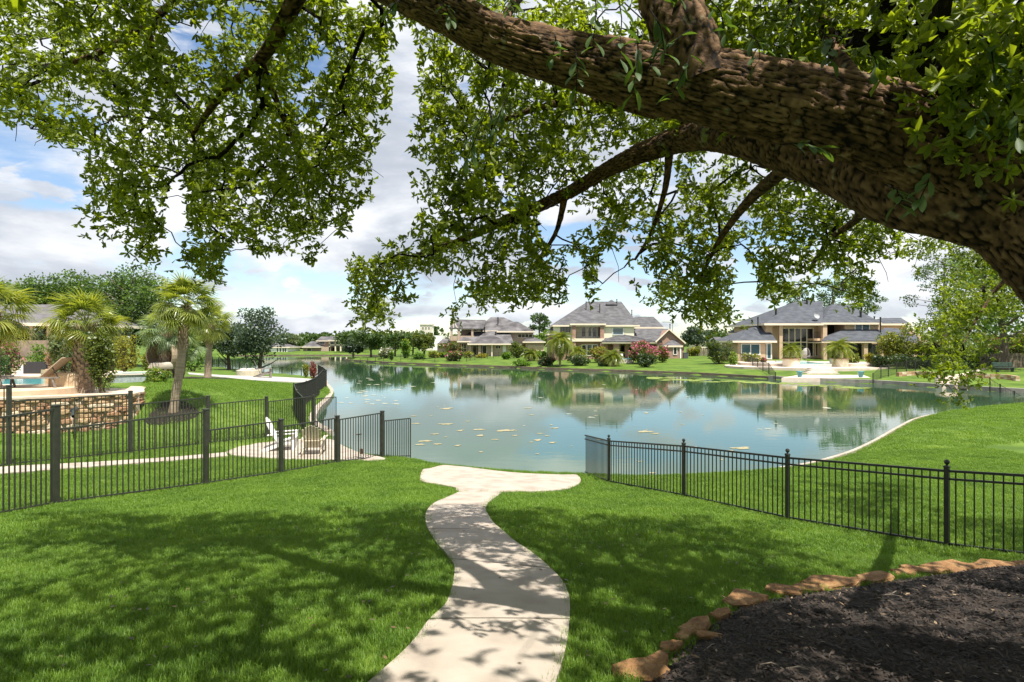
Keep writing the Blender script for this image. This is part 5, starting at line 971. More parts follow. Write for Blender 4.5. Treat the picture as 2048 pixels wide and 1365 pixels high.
adirondack('cream slatted lawn chair seen from behind on the neighbouring pad', pad_at(628, 907, .31), R(188), M('cream_plastic', (.55,.47,.34), (.62,.54,.41), rough=.5, scale=6), 1.0)
q = pad_at(717, 921, .25); q.z = gz(q.x, q.y); m = MB().tube([q-Vector((0,0,.2)), q+Vector((0,0,.85))], .022, 8).tube([q+Vector((-.08,0,.82)), q+Vector((.10,0,.84))], .018, 8).box(q.x+.05, q.x+.16, q.y-.04, q.y+.04, q.z+.2, q.z+.36); tag(obj('water_standpipe', m, M('rusty_pipe', (.09,.05,.03), (.16,.09,.05), rough=.8, scale=12), at=q), 'rusty standpipe with a black valve box behind the bronze fence', 'standpipe')
# fire pit patio
q = Gp(498, 752); fp = thing('fire_pit', 'round pale stone fire pit on the white walk', 'fire pit', q); obj('ring', MB().lathe(q, [(1.1,-.1),(1.1,.52),(.75,.55),(.7,.2),(0,.2)], 26), M('pit_stone', (.52,.43,.33), (.64,.55,.44), rough=.95, scale=4, bump=.3), fp); rk = MB()
for i in range(9): k_ = rock((q.x+random.uniform(-.55,.55), q.y+random.uniform(-.5,.5), q.z+.42), .26, .2, .24, i, i); rk.add(k_.v, k_.f)
obj('rocks', rk, CONC2, fp, smooth=False)
DKW = M('weathered_grey_wood', (.16,.14,.12), (.25,.22,.19), rough=.9, scale=7)
adirondack('grey slatted lawn chair beside the round fire pit', Gp(528, 757), R(115), DKW, 1.6)
# loungers
SLING = M('tan_sling', (.36,.27,.19), (.42,.32,.23), rough=.8, scale=30)
def lounger(label, loc, ang):
    root = thing('sun_lounger', label, 'sun lounger', loc, 'tan sun loungers'); O = Vector(loc); p = lambda x, y, z: O+Vector((x, y, z))
    m = MB().beam(p(-.95,0,.34), p(.28,0,.34), .66, .03); obj('seat', m, SLING, root); bk = obj('backrest', MB().beam(p(.26,0,.34), p(.92,0,.98), .66, .03), SLING, root); obj('strut', MB().beam(p(.62,-.28,.68), p(.80,-.28,.32), .025, .025).beam(p(.62,.28,.68), p(.80,.28,.32), .025, .025), IRON, root)
    for sy in (-1,1): obj('frame', MB().beam(p(-1.0,sy*.34,.33), p(.85,sy*.34,.33), .04, .05), DKW, root)
    for x in (-.8,.7):
        for sy in (-1,1): obj('leg', MB().beam(p(x-.06,sy*.32,.33), p(x+.03,sy*.32,-.01), .05, .05, (0,1,0)), DKW, root)
    root.rotation_euler = (0,0,ang); root.scale = (1.2,1.2,1.2); return root
lounger('tan sling lounger with raised back, turned side on by the pool', (-19.0,22.7,TZ+.305), R(12)); lounger('tan sling lounger seen square from behind its raised back', (-20.6,22.5,TZ+.305), R(-62))
# egg chair
q = TP(275, 757); q.z = TZ; eg = thing('egg_chair', 'big wicker egg chair with cushions behind the spa', 'chair', (q.x, q.y+2.5, TZ)); q = ORG[eg.name]; WICK = M('wicker', (.22,.16,.10), (.40,.31,.21), rough=.9, scale=22, bump=.8, bscale=40, stretch=(1,1,2.5)); m = MB(); n_ = 24; rows = 11; vs_ = []
for j in range(rows+1):
    ph = R(-62+140*j/rows)
    for k in range(n_+1):
        a = R(20+140*k/n_)*1.0+R(0); a = R(-35)+R(250)*k/n_; cut = 1.0; vs_.append((q.x+math.cos(a)*1.0*math.cos(ph), q.y+math.sin(a)*.85*math.cos(ph), q.z+1.25+math.sin(ph)*1.0))
m.add(vs_, [(j*(n_+1)+k, j*(n_+1)+k+1, (j+1)*(n_+1)+k+1, (j+1)*(n_+1)+k) for j in range(rows) for k in range(n_)]); o = obj('shell', m, WICK, eg); sm = o.modifiers.new('thickness','SOLIDIFY'); sm.thickness = .06
obj('cushion', rock((q.x,q.y,q.z+.62), .78, .62, .2, 0, 3), M('cushion_stone', (.46,.40,.32), (.54,.48,.40), rough=.9, scale=5), eg, smooth=True)
for a in (.6,2.2,3.8,5.4): obj('leg', MB().beam((q.x+.4*math.cos(a),q.y+.4*math.sin(a),q.z+.45),(q.x+.6*math.cos(a),q.y+.6*math.sin(a),q.z-.01),.06,.06), IRON, eg)
# outdoor kitchen and black sofas
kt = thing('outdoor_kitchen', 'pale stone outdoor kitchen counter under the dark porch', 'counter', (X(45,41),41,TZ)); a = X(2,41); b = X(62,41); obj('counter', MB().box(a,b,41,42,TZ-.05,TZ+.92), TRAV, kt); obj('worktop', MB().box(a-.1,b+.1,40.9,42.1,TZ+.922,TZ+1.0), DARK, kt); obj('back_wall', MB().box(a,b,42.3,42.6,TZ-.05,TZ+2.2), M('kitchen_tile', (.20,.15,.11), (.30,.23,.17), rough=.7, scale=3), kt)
for i, (px, w, lab) in enumerate(((74,38,'black wicker sofa in front of the outdoor kitchen'),(112,22,'low black wicker chair beside the pool boulders'))):
    y = 37.5; x0, x1 = X(px-w/2,y), X(px+w/2,y); so = thing('wicker_sofa', lab, 'sofa', ((x0+x1)/2,y,TZ)); BW = M('black_wicker', (.015,.015,.017), (.035,.035,.038), rough=.6, scale=25)
    obj('base', MB().box(x0,x1,y,y+.8,TZ-.02,TZ+.38), BW, so); obj('back', MB().box(x0,x1,y-.16,y-.002,TZ-.02,TZ+.78), BW, so); obj('arm', MB().box(x0-.15,x0-.002,y-.16,y+.8,TZ-.02,TZ+.6), BW, so); obj('arm', MB().box(x1+.002,x1+.15,y-.16,y+.8,TZ-.02,TZ+.6), BW, so); obj('cushion', MB().box(x0+.05,x1-.05,y+.02,y+.78,TZ+.382,TZ+.52), WHITEW, so)
for px in (52,125): q = Vector((X(px,38.5),38.5,TZ)); tag(obj('side_cube', MB().prism([(q.x-.35,q.y-.3),(q.x+.35,q.y-.3),(q.x+.35,q.y+.3),(q.x-.35,q.y+.3)], TZ-.02, TZ+.5), WHITEW, at=q), 'white cube table beside the black wicker %s' % ('sofa' if px == 52 else 'chair'), 'table')
# ---- the landing, steps, planters and pool of the tan house
DECK = M('deck_tan', (.52,.43,.35), (.62,.53,.44), rough=.9, scale=1.5)
lz = .41; la = [onplane(a, b, lz) for a, b in ((1568,760),(1600,752.5))]; lm_ = thing('boat_landing', 'pale landing slab between the blue pots', 'landing', (*la[0], lz)); lm_['kind'] = 'structure'; del lm_['category']; obj('slab', MB().prism(LANDING, -.2, lz), DECK, lm_)
dk = 1.16; st = thing('garden_steps', 'broad pale steps rising from the landing to the pool planters', 'steps', (X(1640,62),62.5,.4))
for i in range(5):
    y = 62.0+i*.85; z = .42+i*.13; w = 3.9-.35*i; x = X(1645,y+.2); obj('step', MB().box(x-w/2,x+w/2,y,y+1.2,z-.3,z), DECK, st)
tr_ = thing('pool_deck', 'curved pale pool deck', 'deck', (X(1630,72),70,dk)); tr_['kind'] = 'structure'; del tr_['category']; obj('slab', MB().prism([(X(1628,73)+math.cos(R(a))*11, 73+math.sin(R(a))*(6.6 if a > 180 else 9)) for a in range(0,360,12)], .2, dk-.25), DECK, tr_); obj('slab', MB().prism([(X(1628,75)+math.cos(R(a))*9.6, 75+math.sin(R(a))*(4.6 if a > 180 else 8)) for a in range(0,360,12)], dk-.25, dk+.1), DECK, tr_)
pk = thing('swimming_pool', 'small turquoise pool with a pale front wall between two round planters', 'pool', (X(1631,70.2),70.2,.9)); x0, x1 = X(1598,70), X(1664,70); obj('wall', MB().box(x0,x1,70,70.4,.6,1.28), CONC2, pk); obj('wall', MB().box(x0,x1,76,76.4,.6,1.46), CONC2, pk); obj('water', MB().box(x0,x1,70.4,76,.8,1.32), POOLW, pk)
def planter(px0, px1, lab):
    Z = 70.4; xc = X((px0+px1)/2, Z); r = (px1-px0)/2/F*Z; root = thing('round_planter', lab, 'planter', (xc, Z+.3, .9)); z1 = ZT(717.5, Z); obj('wall', MB().lathe((xc,Z+r*.3,0), [(r*.94,.7),(r*.98,z1-.12)], 30), CREAM2, root); obj('rim', MB().lathe((xc,Z+r*.3,0), [(r*.98,z1-.118),(r*1.06,z1-.10),(r*1.06,z1),(r*.85,z1)], 30), BRICK, root); obj('soil', MB().lathe((xc,Z+r*.3,0), [(r*.97,z1-.05),(0,z1-.04)], 30), SOIL, root); return Vector((xc, Z+r*.3, z1-.05))
pa = planter(1568,1601,'round cream planter with a bushy pygmy palm, nearest the white double door'); pb = planter(1663.5,1698.5,'round cream planter with a bushy pygmy palm, nearest the glass porch doors')
def feather_frond(seed):
    rs_ = random.Random(seed); m = MB(); pts = [Vector((t*1.0, 0, .42*math.sin(t*2.4)-.55*t*t)) for t in [i/9 for i in range(10)]]; m.tube(pts, [.02]*9+[.005], 3, False)
    for i in range(1, 10):
        for s in (-1,1):
            for e in (0,.5):
                p = pts[i].lerp(pts[i-1], e); t = (pts[i]-pts[i-1]).normalized(); d = (t*.55+Vector((0,s,-.25))).normalized(); l = .42*(1-.5*abs(i/9-.45))*rs_.uniform(.85,1.1); w = t*.028; m.add([p-w, p+w, p+d*l*.6+w*.9-Vector((0,0,.02)), p+d*l-Vector((0,0,.09))], [(0,1,2,3)])
    me = bpy.data.meshes.new('frond'); me.from_pydata(m.v, [], m.f); me.materials.append(FROND); return me
FF = [feather_frond(i) for i in range(2)]
def bush_palm(lab, b, hgt, Rf, nf=34, fr=None, trunk=.16, name='pygmy_palm', low=-38, group='bushy palms'):
    fr = fr or FF; b = Vector(b); root = thing(name, lab, 'palm', b, group); top = b+Vector((0,0,hgt)); obj('trunk', MB().tube([b-Vector((0,0,.15)), b.lerp(top,.5), top], [trunk*1.2,trunk,trunk], 8), PALMB, root); rs_ = random.Random(int(b.x*13))
    for i in range(nf): el = R(80-(80-low)*((i+.5)/nf)**.8+rs_.uniform(-7,7)); s = Rf*rs_.uniform(.85,1.15); put('frond', fr[i % len(fr)], root, top, (s,s,s), (rs_.uniform(-.3,.3), -el, i*2.39996))
    return root
bush_palm('bushy feather palm in the round planter nearest the white double door', pa, .8, 1.3); bush_palm('bushy feather palm in the round planter nearest the glass porch doors', pb, .95, 1.65)
POTB = M('blue_glaze', (.06,.22,.27), (.10,.30,.34), rough=.25, scale=6)
for px, by, lab in ((1599.5,755,'glazed blue pot at the grassy end of the landing slab'),(1721.5,755.5,'glazed blue pot on the landing beside the climbing iron fence')):
    q = Vector((*onplane(px, by, lz+.01), lz)); o = tag(obj('blue_pot', MB().lathe(q, [(.17,0),(.23,.2),(.28,.5),(.33,.54),(.33,.60),(.26,.60),(.24,.5),(0,.48)], 20), POTB, at=q), lab, 'pot'); o.data.polygons.foreach_set('use_smooth', [True]*len(o.data.polygons))
# hanging chair on the patio, low walls, curved walk, right-hand steps, bench and deck chairs
q = Vector((X(1611.5,79.5),79.5,dk+.1)); hc = thing('hanging_chair', 'round hanging basket chair in front of the tall windows', 'chair', q); obj('stand', MB().tube([q, q+Vector((-.5,0,1)), q+Vector((-.3,0,2.0)), q+Vector((.1,0,2.1))], .04, 6), IRON, hc); m = MB().lathe(q+Vector((.1,0,1.05)), [(.02,-.75),(.5,-.6),(.72,-.1),(.6,.4),(.3,.75),(.02,.85)], 16, R(20), R(250)); o = obj('basket', m, M('grey_wicker', (.25,.24,.22), (.38,.36,.33), rough=.9, scale=20), hc); o.modifiers.new('t','SOLIDIFY').thickness = .05; obj('cushion', rock(q+Vector((.1,0,.55)), .45,.4,.14,0,5), BW, hc, smooth=True); obj('stand_base', MB().lathe(q, [(.55,-.02),(.55,.05),(0,.06)], 16), IRON, hc)
def low_wall(lab, pix, hgt):
    g_ = ground_hits(pix); c = catmull(g_, 4, False); root = thing('low_stone_wall', lab, 'wall', (c[0][0], c[0][1], gz(*c[0])), 'low walls of the far lawn'); 
    for i in range(len(c)-1):
        a, b = Vector((*c[i],0)), Vector((*c[i+1],0))
        for r_ in range(2):
            off = .5 if r_ else 0; p0 = a.lerp(b, .02); p1 = a.lerp(b, .98); z = gz(p0.x,p0.y)-.08+r_*hgt*.5; obj('stone', MB().beam(p0+Vector((0,0,z+hgt*.25)), p1+Vector((0,0,z+hgt*.25)), .35-.04*r_, hgt*.48), LEDGE[(i+r_) % 3], root)
low_wall('low curved stone wall beside the climbing iron fence', [(1795,754),(1830,751.5),(1868,754),(1885,756)], .5); low_wall('low curved stone wall in front of the green bench', [(1932,756),(1970,757.5),(2010,759),(2036,763)], .5)
walk('curved_walk', 'pale curved walk crossing the far lawn', [(1905,752),(1935,746),(1958,738),(1990,733)], [(1932,753),(1955,745.5),(1962,742),(2002,733.5)], DECK)
st = thing('garden_steps', 'short flight of pale steps between the two low curved walls', 'steps', (*ground_hits([(1908,770)])[0], .4))
y0 = ground_hits([(1905,770)])[0][1]
for i in range(5): y = y0+.3+i*.55; z = .38+i*.13; x = X(1905,y); obj('step', MB().box(x-.9,x+1.0,y,y+.9,z-.5,z), DECK, st)
gq = ground_hits([(2010,745)])[0]; q = Vector((*gq, gz(*gq))); bn = thing('garden_bench', 'dark green slatted bench on the far lawn', 'bench', q); GREENM = M('green_metal', (.03,.06,.045), (.05,.09,.065), rough=.5, scale=8); w = 1.05
for k in range(3): obj('seat_slat', MB().box(q.x-w,q.x+w,q.y-.25+k*.17,q.y-.11+k*.17,q.z+.42,q.z+.46), GREENM, bn)
for k in range(3): obj('back_slat', MB().box(q.x-w,q.x+w,q.y+.27+k*.04,q.y+.30+k*.04,q.z+.56+k*.15,q.z+.68+k*.15), GREENM, bn)
for sx in (-.75,.75): obj('leg', MB().beam((q.x+sx,q.y,q.z-.02),(q.x+sx,q.y,q.z+.44),.06,.34), GREENM, bn); obj('back_post', MB().beam((q.x+sx,q.y+.26,q.z+.3),(q.x+sx,q.y+.42,q.z+1.0),.05,.03), GREENM, bn)
adirondack('weathered lawn chair by the short flight of steps on the far bank', Gp(1922, 772), R(160), M('driftwood', (.33,.27,.21), (.45,.38,.30), rough=.9, scale=7), 1.1)
q = Vector((X(1243,93),93,gz(X(1243,93),93))); tag(obj('patio_chair', MB().box(q.x-.3,q.x+.3,q.y-.3,q.y+.3,q.z+.4,q.z+.46).beam((q.x-.28,q.y+.28,q.z-.05),(q.x-.28,q.y+.34,q.z+1.0),.05,.05).beam((q.x+.28,q.y+.28,q.z-.05),(q.x+.28,q.y+.34,q.z+1.0),.05,.05).box(q.x-.3,q.x+.3,q.y+.26,q.y+.34,q.z+.6,q.z+1.0).beam((q.x-.27,q.y-.27,q.z-.05),(q.x-.27,q.y-.27,q.z+.42),.05,.05).beam((q.x+.27,q.y-.27,q.z-.05),(q.x+.27,q.y-.27,q.z+.42),.05,.05), WHITEW, at=q), 'white patio chair under the brick porch', 'chair')
q = Vector((X(1252,86),86,gz(X(1252,86),86))); sw = thing('plunge_pool', 'little pale-edged plunge pool below the brick porch', 'pool', q); obj('wall', MB().box(q.x-1.2,q.x+1.2,q.y,q.y+.3,q.z-.1,q.z+.62), CONC2, sw); obj('water', MB().box(q.x-1.2,q.x+1.2,q.y+.3,q.y+2.5,q.z-.1,q.z+.66), POOLW, sw)
q = Vector((X(1372,93),93,gz(X(1372,93),93))); tag(obj('air_conditioner', MB().box(q.x-.35,q.x+.35,q.y,q.y+.7,q.z-.05,q.z+.9).box(q.x-.38,q.x+.38,q.y-.03,q.y+.73,q.z+.903,q.z+.95), M('unit_grey', (.07,.075,.08), rough=.6), at=q), 'dark grey air conditioner at the corner of the brick gable', 'air conditioner')
q = Vector((X(1345,150),150,1.0)); lp_ = thing('street_lamp', 'grey street lamp on a tall pole behind the brick gable', 'street lamp', q); top = P(1345,648,150); obj('pole', MB().tube([q-Vector((0,0,.5)), Vector((top.x,150,top.z))], .07, 8), DKW, lp_); obj('arm', MB().tube([top, top+Vector((-.8,0,.35)), top+Vector((-1.8,0,.4))], .07, 6), DKW, lp_); obj('lamp_head', MB().box(top.x-2.6,top.x-1.8,149.8,150.2,top.z+.3,top.z+.45), DKW, lp_)
# wooden fence behind the lawn between the two houses
wf_ = thing('wooden_fence', 'dark wooden fence across the lawn between the lakeside houses', 'fence', (X(1385,100),100,1)); 
for i in range(22): x = X(1373,100)+i*.36; z = gz(x,100); obj('board', MB().box(x,x+.3,100,100.04,z-.1,z+1.35+.02*(i%3)), DKW if i % 2 else WOODB, wf_)
for zz_ in (.4,1.1): obj('rail', MB().box(X(1373,100),X(1373,100)+7.9,100.042,100.1,1.0+zz_-.05,1.0+zz_+.05), WOODB, wf_)
wf_ = thing('wooden_fence', 'brown wooden fence behind the shrubs on the right bank', 'fence', (X(2020,62),62,1))
for i in range(30): x = X(1960,62)+i*.36; z = gz(x,62); obj('board', MB().box(x,x+.33,62,62.04,z-.1,z+1.6+.02*(i%3)), WOODB, wf_)
obj('rail', MB().box(X(1960,62),X(1960,62)+10.8,62.042,62.1,1.6,1.72), WOODB, wf_)
# ------------------------------------------------------------------ palms
def pz(px, py, Z): return P(px, py, Z)
b = TP(165, 786); palm('stout fan palm with a criss-cross trunk above the ledge stone wall', b, P(172, 655, b.y), .36, True, 40, 1.5, low=-42)
b = Gp(346, 826); print('P2', b); palm('tall slender fan palm ringed by mulch on the lawn', b, P(373, 618, b.y), .15, False, 40, 1.35, lean=.05, bark=M('palm_grey', (.24,.18,.12), (.36,.28,.20), rough=.95, scale=4, bump=.4, bscale=18, stretch=(1,1,4)), low=-50)
def ring_bed(c, r):
    m = MB(); vs_ = [(c.x, c.y, gz(c.x, c.y)+.08)]; n_ = 28
    for f, dz in ((.5,.07),(.9,.045),(1.0,-.03)):
        for k in range(n_): a = 2*math.pi*k/n_; x, y = c.x+r*f*math.cos(a), c.y+r*f*math.sin(a); vs_.append((x, y, gz(x, y)+dz))
    m.add(vs_, [(0,1+k,1+(k+1)%n_) for k in range(n_)]+[(1+j*n_+k, 1+(j+1)*n_+k, 1+(j+1)*n_+(k+1)%n_, 1+j*n_+(k+1)%n_) for j in range(2) for k in range(n_)]); return m
tag(obj('mulch_ring', ring_bed(b, .95), SOIL, at=b), 'dark mulch ring under the tall slender palm', kind='structure')
b = Gp(415, 758); palm('fan palm in its own mulch ring near the fire pit walk', b, P(421, 650, b.y), .22, False, 34, 1.7, bark=MATS['palm_grey'], low=-66); tag(obj('mulch_ring', ring_bed(b, 1.6), SOIL, at=b), 'dark mulch ring under the palm near the fire pit', kind='structure')
b = Vector((X(330,36),36,TZ-.2)); palm('silvery fan palm with a rough trunk right of the egg chair', b, P(335, 668, 36), .34, True, 38, 1.75, fr=FRG, low=-60)
b = Vector((X(356,37.5),37.5,1.6)); palm('small silvery fan palm behind the tall slender palm', b, P(366, 698, 37.5), .30, True, 30, 1.35, fr=FRG, low=-45)
b = Vector((X(-30,22.2),22.2,TZ)); palm('fan palm reaching in beside the loungers, its trunk hidden', b, P(-22, 630, 22.2), .36, True, 40, 1.7, low=-66)
# ------------------------------------------------------------------ trees and shrubs, left bank
OG = 'big oaks behind the pool house'
for px, ty, w, Z, lab in ((30,552,190,64,'broad dark oak behind the pool house roof'),(150,548,200,68,'broad dark oak with a level top behind the stout palm'),(265,528,190,66,'tallest broad oak, behind the egg chair'),(-110,540,200,66,'broad dark oak at the end of the pool house row')): tree(px, 700, ty, w, 'oak', lab, Z, 13000, 'live_oak', OG, .28, .12, ('bright',.25), 40, None, .25)
tree(520, 744, 614, 116, 'magnolia', 'leaning waterside tree with grey-green leaves behind the fire pit', 63, 5200, group='trees by the neighbouring water', trunk=.22, crown_low=.10, k=26); tree(458, 742, 640, 96, 'magnolia', 'rounded waterside tree between the fire pit and the near palms', 66, 4600, group='trees by the neighbouring water', trunk=.2, crown_low=.12, k=24); tree(415, 740, 625, 80, 'oak', 'dark narrow tree behind the palm near the fire pit', 72, 3000, group='trees by the neighbouring water', trunk=.2, crown_low=.2); tree(335, 730, 640, 110, 'oak', 'dense dark tree behind the silvery palms', 60, 3000, group='trees by the neighbouring water', trunk=.2, crown_low=.05)
shrub(205, 786, 655, 66, 'olive', 'tall loose green shrub against the stout palm trunk', 22.9, 2600, bz=TZ, k=14, size=.11); shrub(310, 768, 738, 50, 'bright', 'neat round bush at the terrace edge', 27.5, 1300, bz=TZ-.25, size=.09, mix=('gold',.4)); shrub(18, 712, 664, 58, 'olive', 'flowering bush with pink blossom under the palm fronds by the porch', 33, 1400, bz=TZ, mix=('pink',.22)); shrub(-4, 740, 690, 30, 'oak', 'narrow dark evergreen beside the outdoor kitchen', 30, 900, bz=TZ); shrub(96, 722, 648, 70, 'dark', 'dark shrub in front of the porch columns', 46, 1500, bz=TZ); shrub(112, 735, 662, 48, 'rust', 'rusty orange shrub behind the stout palm', 33, 1300, bz=TZ); shrub(76, 728, 688, 32, 'bright', 'fresh green shrub beside the outdoor kitchen', 39, 800, bz=TZ); shrub(130, 735, 650, 60, 'pale', 'soft grey-green shrub left of the stout palm', 27, 1600, bz=TZ, size=.14)
shrub(250, 742, 665, 80, 'gold', 'yellow-green hedge shrub behind the spa', 38, 2000, bz=TZ); shrub(225, 735, 640, 70, 'dark', 'tall dark shrub behind the egg chair', 43, 1800, bz=TZ); shrub(300, 745, 690, 46, 'gold', 'yellow shrub beside the silvery palm', 40, 1000, bz=1.7); shrub(385, 742, 700, 60, 'bright', 'low green shrubs beyond the palm with the mulch ring', 58, 1200)
shrub(612, 758, 727, 15, 'gold', 'small golden cypress by the end of the white walk', 56, 700, 'small_cypress', size=.11); shrub(627, 766, 728, 20, 'red', 'plum-red shrub where the white walk meets the shore fence', 54, 900, size=.11)
# ------------------------------------------------------------------ far bank, left to right
TG = 'trees on the far bank'
for px, by, ty, w, Z, lab, kd in ((575,708,668,60,185,'pale green tree behind the white house','pale'),(625,705,668,56,215,'round tree behind the brown roofed distant house','oak'),(742,722,660,74,121,'round leafy tree standing at the tip of the grassy point','oak'),(706,722,678,44,126,'small leafy tree behind the tip of the grassy point','magnolia'),(700,712,662,80,175,'spreading tree beside the distant porches','oak'),(790,714,658,90,128,'broad leafy tree in the middle of the grassy point','oak'),(826,712,660,60,135,'leafy tree in front of the pale stone tower','oak'),(848,718,664,48,108,'willowy tree with reddish trunk on the grassy point','olive'),(1085,700,660,46,128,'light green tree between the weathered roof and the cream house','bright'),(1396,700,655,78,112,'broad pale oak behind the wooden fence','magnolia')): tree(px, by, ty, w, kd, lab, Z, 2400, 'bank_tree', TG, .22, .25)
pine(1078, 700, 632, 50, 'round-topped pine behind the weathered roof', 140, 1500, low=.6, k=16); pine(655, 700, 668, 16, 'spindly pine on the skyline left of the distant porches', 230, 500, low=.7, k=8); pine(875, 700, 657, 22, 'small pine on the skyline right of the stone tower', 220, 500, low=.6, k=8)
pine(1665, 700, 566, 90, 'tall pine behind the tan house, left of a pair', 104, 3000, low=.4); pine(1722, 700, 560, 80, 'tall pine behind the tan house, right of a pair', 106, 2600, low=.42); pine(1598, 700, 586, 66, 'shorter pine behind the left slope of the blue-grey roof', 108, 1700, low=.4); pine(1888, 720, 512, 120, 'tall open pine beyond the far shrubs', 74, 3600, low=.35, k=34)
SG = 'garden shrubs on the far bank'
for px, by, ty, w, kd, Z, n, mix, lab in ((812,714,678,23,'bright',112,900,('yellow',.15),'bright cone-shaped shrub on the grassy point'),(770,714,694,34,'olive',112,700,('white',.5),'white flowering shrub under the trees of the point'),(783,727,704,7,'bright',105,300,None,'slim little cypress on the waterside lawn'),(908,731,700,46,'olive',100,1100,('pink',.16),'pink speckled crepe myrtle on the waterside lawn'),(905,712,682,50,'olive',116,900,('red',.3),'reddish shrub beside the upstairs porch'),(868,718,702,34,'gold',112,600,None,'yellow-green shrub left of the pink speckled one'),(886,716,704,24,'bright',114,450,None,'low fresh shrub by the tan porch'),(935,716,706,20,'gold',112,350,None,'low yellow shrub in front of the arched windows'),(962,716,709,26,'yellow',112,400,None,'low yellow hedge in front of the dark door'),(840,722,706,30,'bright',106,500,None,'low green shrub at the foot of the willowy tree'),
 (1034,718,680,44,'olive',108,1200,None,'big rounded shrub at the garage corner'),(1012,724,705,24,'bright',104,500,None,'smaller rounded shrub left of the garage corner'),(1061,728,699,32,'dark',98,800,('rust',.2),'dark spiky shrub left of the weeping palm'),(1082,720,702,34,'bright',102,600,None,'clipped hedge behind the weeping palm'),(1042,738,722,38,'bright',86,600,None,'low spreading bush at the timber bulkhead'),(1092,739,714,44,'dark',84,900,('red',.12),'dark strappy clump below the weeping palm'),(1160,740,712,48,'dark',83,1000,('pale',.3),'dark strappy clump with pale tips on the bank'),(1198,726,692,36,'gold',88,900,('rust',.25),'golden shrub in front of the brick wall'),(1206,741,718,30,'dark',81,700,('red',.12),'dark clump right of the pale-tipped one'),
 (1290,738,684,82,'olive',84,2000,('pink',.55),'big crepe myrtle covered in pink blossom'),(1290,744,704,44,'dark',78,1200,None,'dark green shrub in front of the pink crepe myrtle'),(1325,730,690,32,'olive',86,700,('pink',.6),'smaller crepe myrtle with pink blossom by the bay window'),(1440,724,679,60,'olive',80,1500,('magnolia',.5),'large rounded shrub left of the tan house'),(1466,726,704,20,'bright',76,400,('yellow',.2),'bright shrub at the top of the iron fence'),(1386,706,690,28,'gold',100,500,None,'yellow-green shrub in front of the pale oak'),(1502,719,705,44,'gold',78,800,('white',.12),'loose flowering shrub under the wide window'),(1527,724,716,10,'olive',76,200,('pink',.5),'tiny purple flower clump by the pool deck'),
 (1704,727,703,36,'olive',74,1000,('gold',.3),'rounded bush right of the pool planters'),(1742,728,706,24,'yellow',73,800,None,'bright yellow bush beside the deck steps'),(1795,730,654,92,'gold',70,2800,('olive',.5),'tall yellow-green hedge tree hiding the end of the tan house'),(1762,731,708,50,'dark',69,1200,None,'dark clipped bush below the yellow-green hedge tree'),(1862,730,668,80,'gold',68,2200,('olive',.4),'second yellow-green hedge shrub right of the taller one'),(1830,734,708,90,'dark',66,1500,None,'long dark hedge at the back of the far lawn'),(1915,728,640,110,'pale',76,2600,None,'soft grey-green tree shrub behind the hedge'),(1985,730,662,70,'bright',66,1800,('red',.25),'red-tipped shrub by the brown wooden fence'),(2040,728,660,70,'olive',64,1800,('red',.15),'olive shrub against the brown wooden fence'),(1950,731,700,90,'dark',63,1500,None,'dark low hedge in front of the red-tipped shrub')): shrub(px, by, ty, w, kd, lab, Z, n, group=SG, mix=mix)
tree(2010, 745, 480, 250, 'bright', 'full light green tree crowning the right bank beside the brown wooden fence', 60, 8000, 'bank_tree', TG, .35, .2, ('olive',.4), 40, None, .24)
# feather palms and cycads on the bank
bush_palm('pale weeping palm leaning over the timber bulkhead', (X(1120,83),83,gz(X(1120,83),83)), 3.3, 2.1, 40, trunk=.14, name='weeping_palm', low=-75); bush_palm('cycad in front of the brick wall, left of the golden shrub', (X(1156,90),90,gz(X(1156,90),90)), 1.3, 1.5, 30, trunk=.3, name='cycad'); bush_palm('cycad on the bank left of the plunge pool', (X(1225,81),81,gz(X(1225,81),81)), .9, 1.7, 34, trunk=.3, name='cycad'); bush_palm('cycad by the big rounded shrub at the garage corner', (X(1062,97),97,gz(X(1062,97),97)), .9, 1.5, 26, trunk=.3, name='cycad')
# ------------------------------------------------------------------ woods closing the horizon
def woods(label, Z0, px0, px1, ytop, n, seed, kd, size):
    rs_ = np.random.default_rng(seed); bl = []; px = px0
    while px < px1:
        Z = Z0*rs_.uniform(.95,1.1); w = rs_.uniform(16,34); top = ytop+rs_.uniform(-5,7); x = X(px,Z); zt = ZT(top,Z); r = w/F*Z; bl.append((x, Z, zt*.5, r*.9, r*.7, zt*.55)); bl.append((x+rs_.uniform(-.5,.5)*r, Z, zt-r*.45, r*.6, r*.6, r*.5)); px += w*.62
    m = thing('distant_woods', label, 'woods', (X((px0+px1)/2,Z0), Z0, 1.2)); m['kind'] = 'stuff'
    tr_ = MB()
    for b_ in bl[::2]: tr_.tube([(b_[0],b_[1],.4),(b_[0],b_[1],b_[2])], [.35,.2], 5)
    obj('trunks', tr_, TRUNK, m); crown('crown', bl, n, size, LG[kd], m, seed)
woods('far-off dark woods closing the view', 300, -1500, 3600, 672, 26000, 5, 'oak', 1.7); woods('wooded rise beyond the gap between the lakeside houses', 240, 1395, 1500, 662, 5000, 6, 'oak', 1.1); woods('trees closing the far end of the lake', 215, 380, 800, 672, 9000, 8, 'oak', 1.0)
woods('tree belt behind the right bank', 120, 1880, 2700, 640, 9000, 9, 'oak', .6)
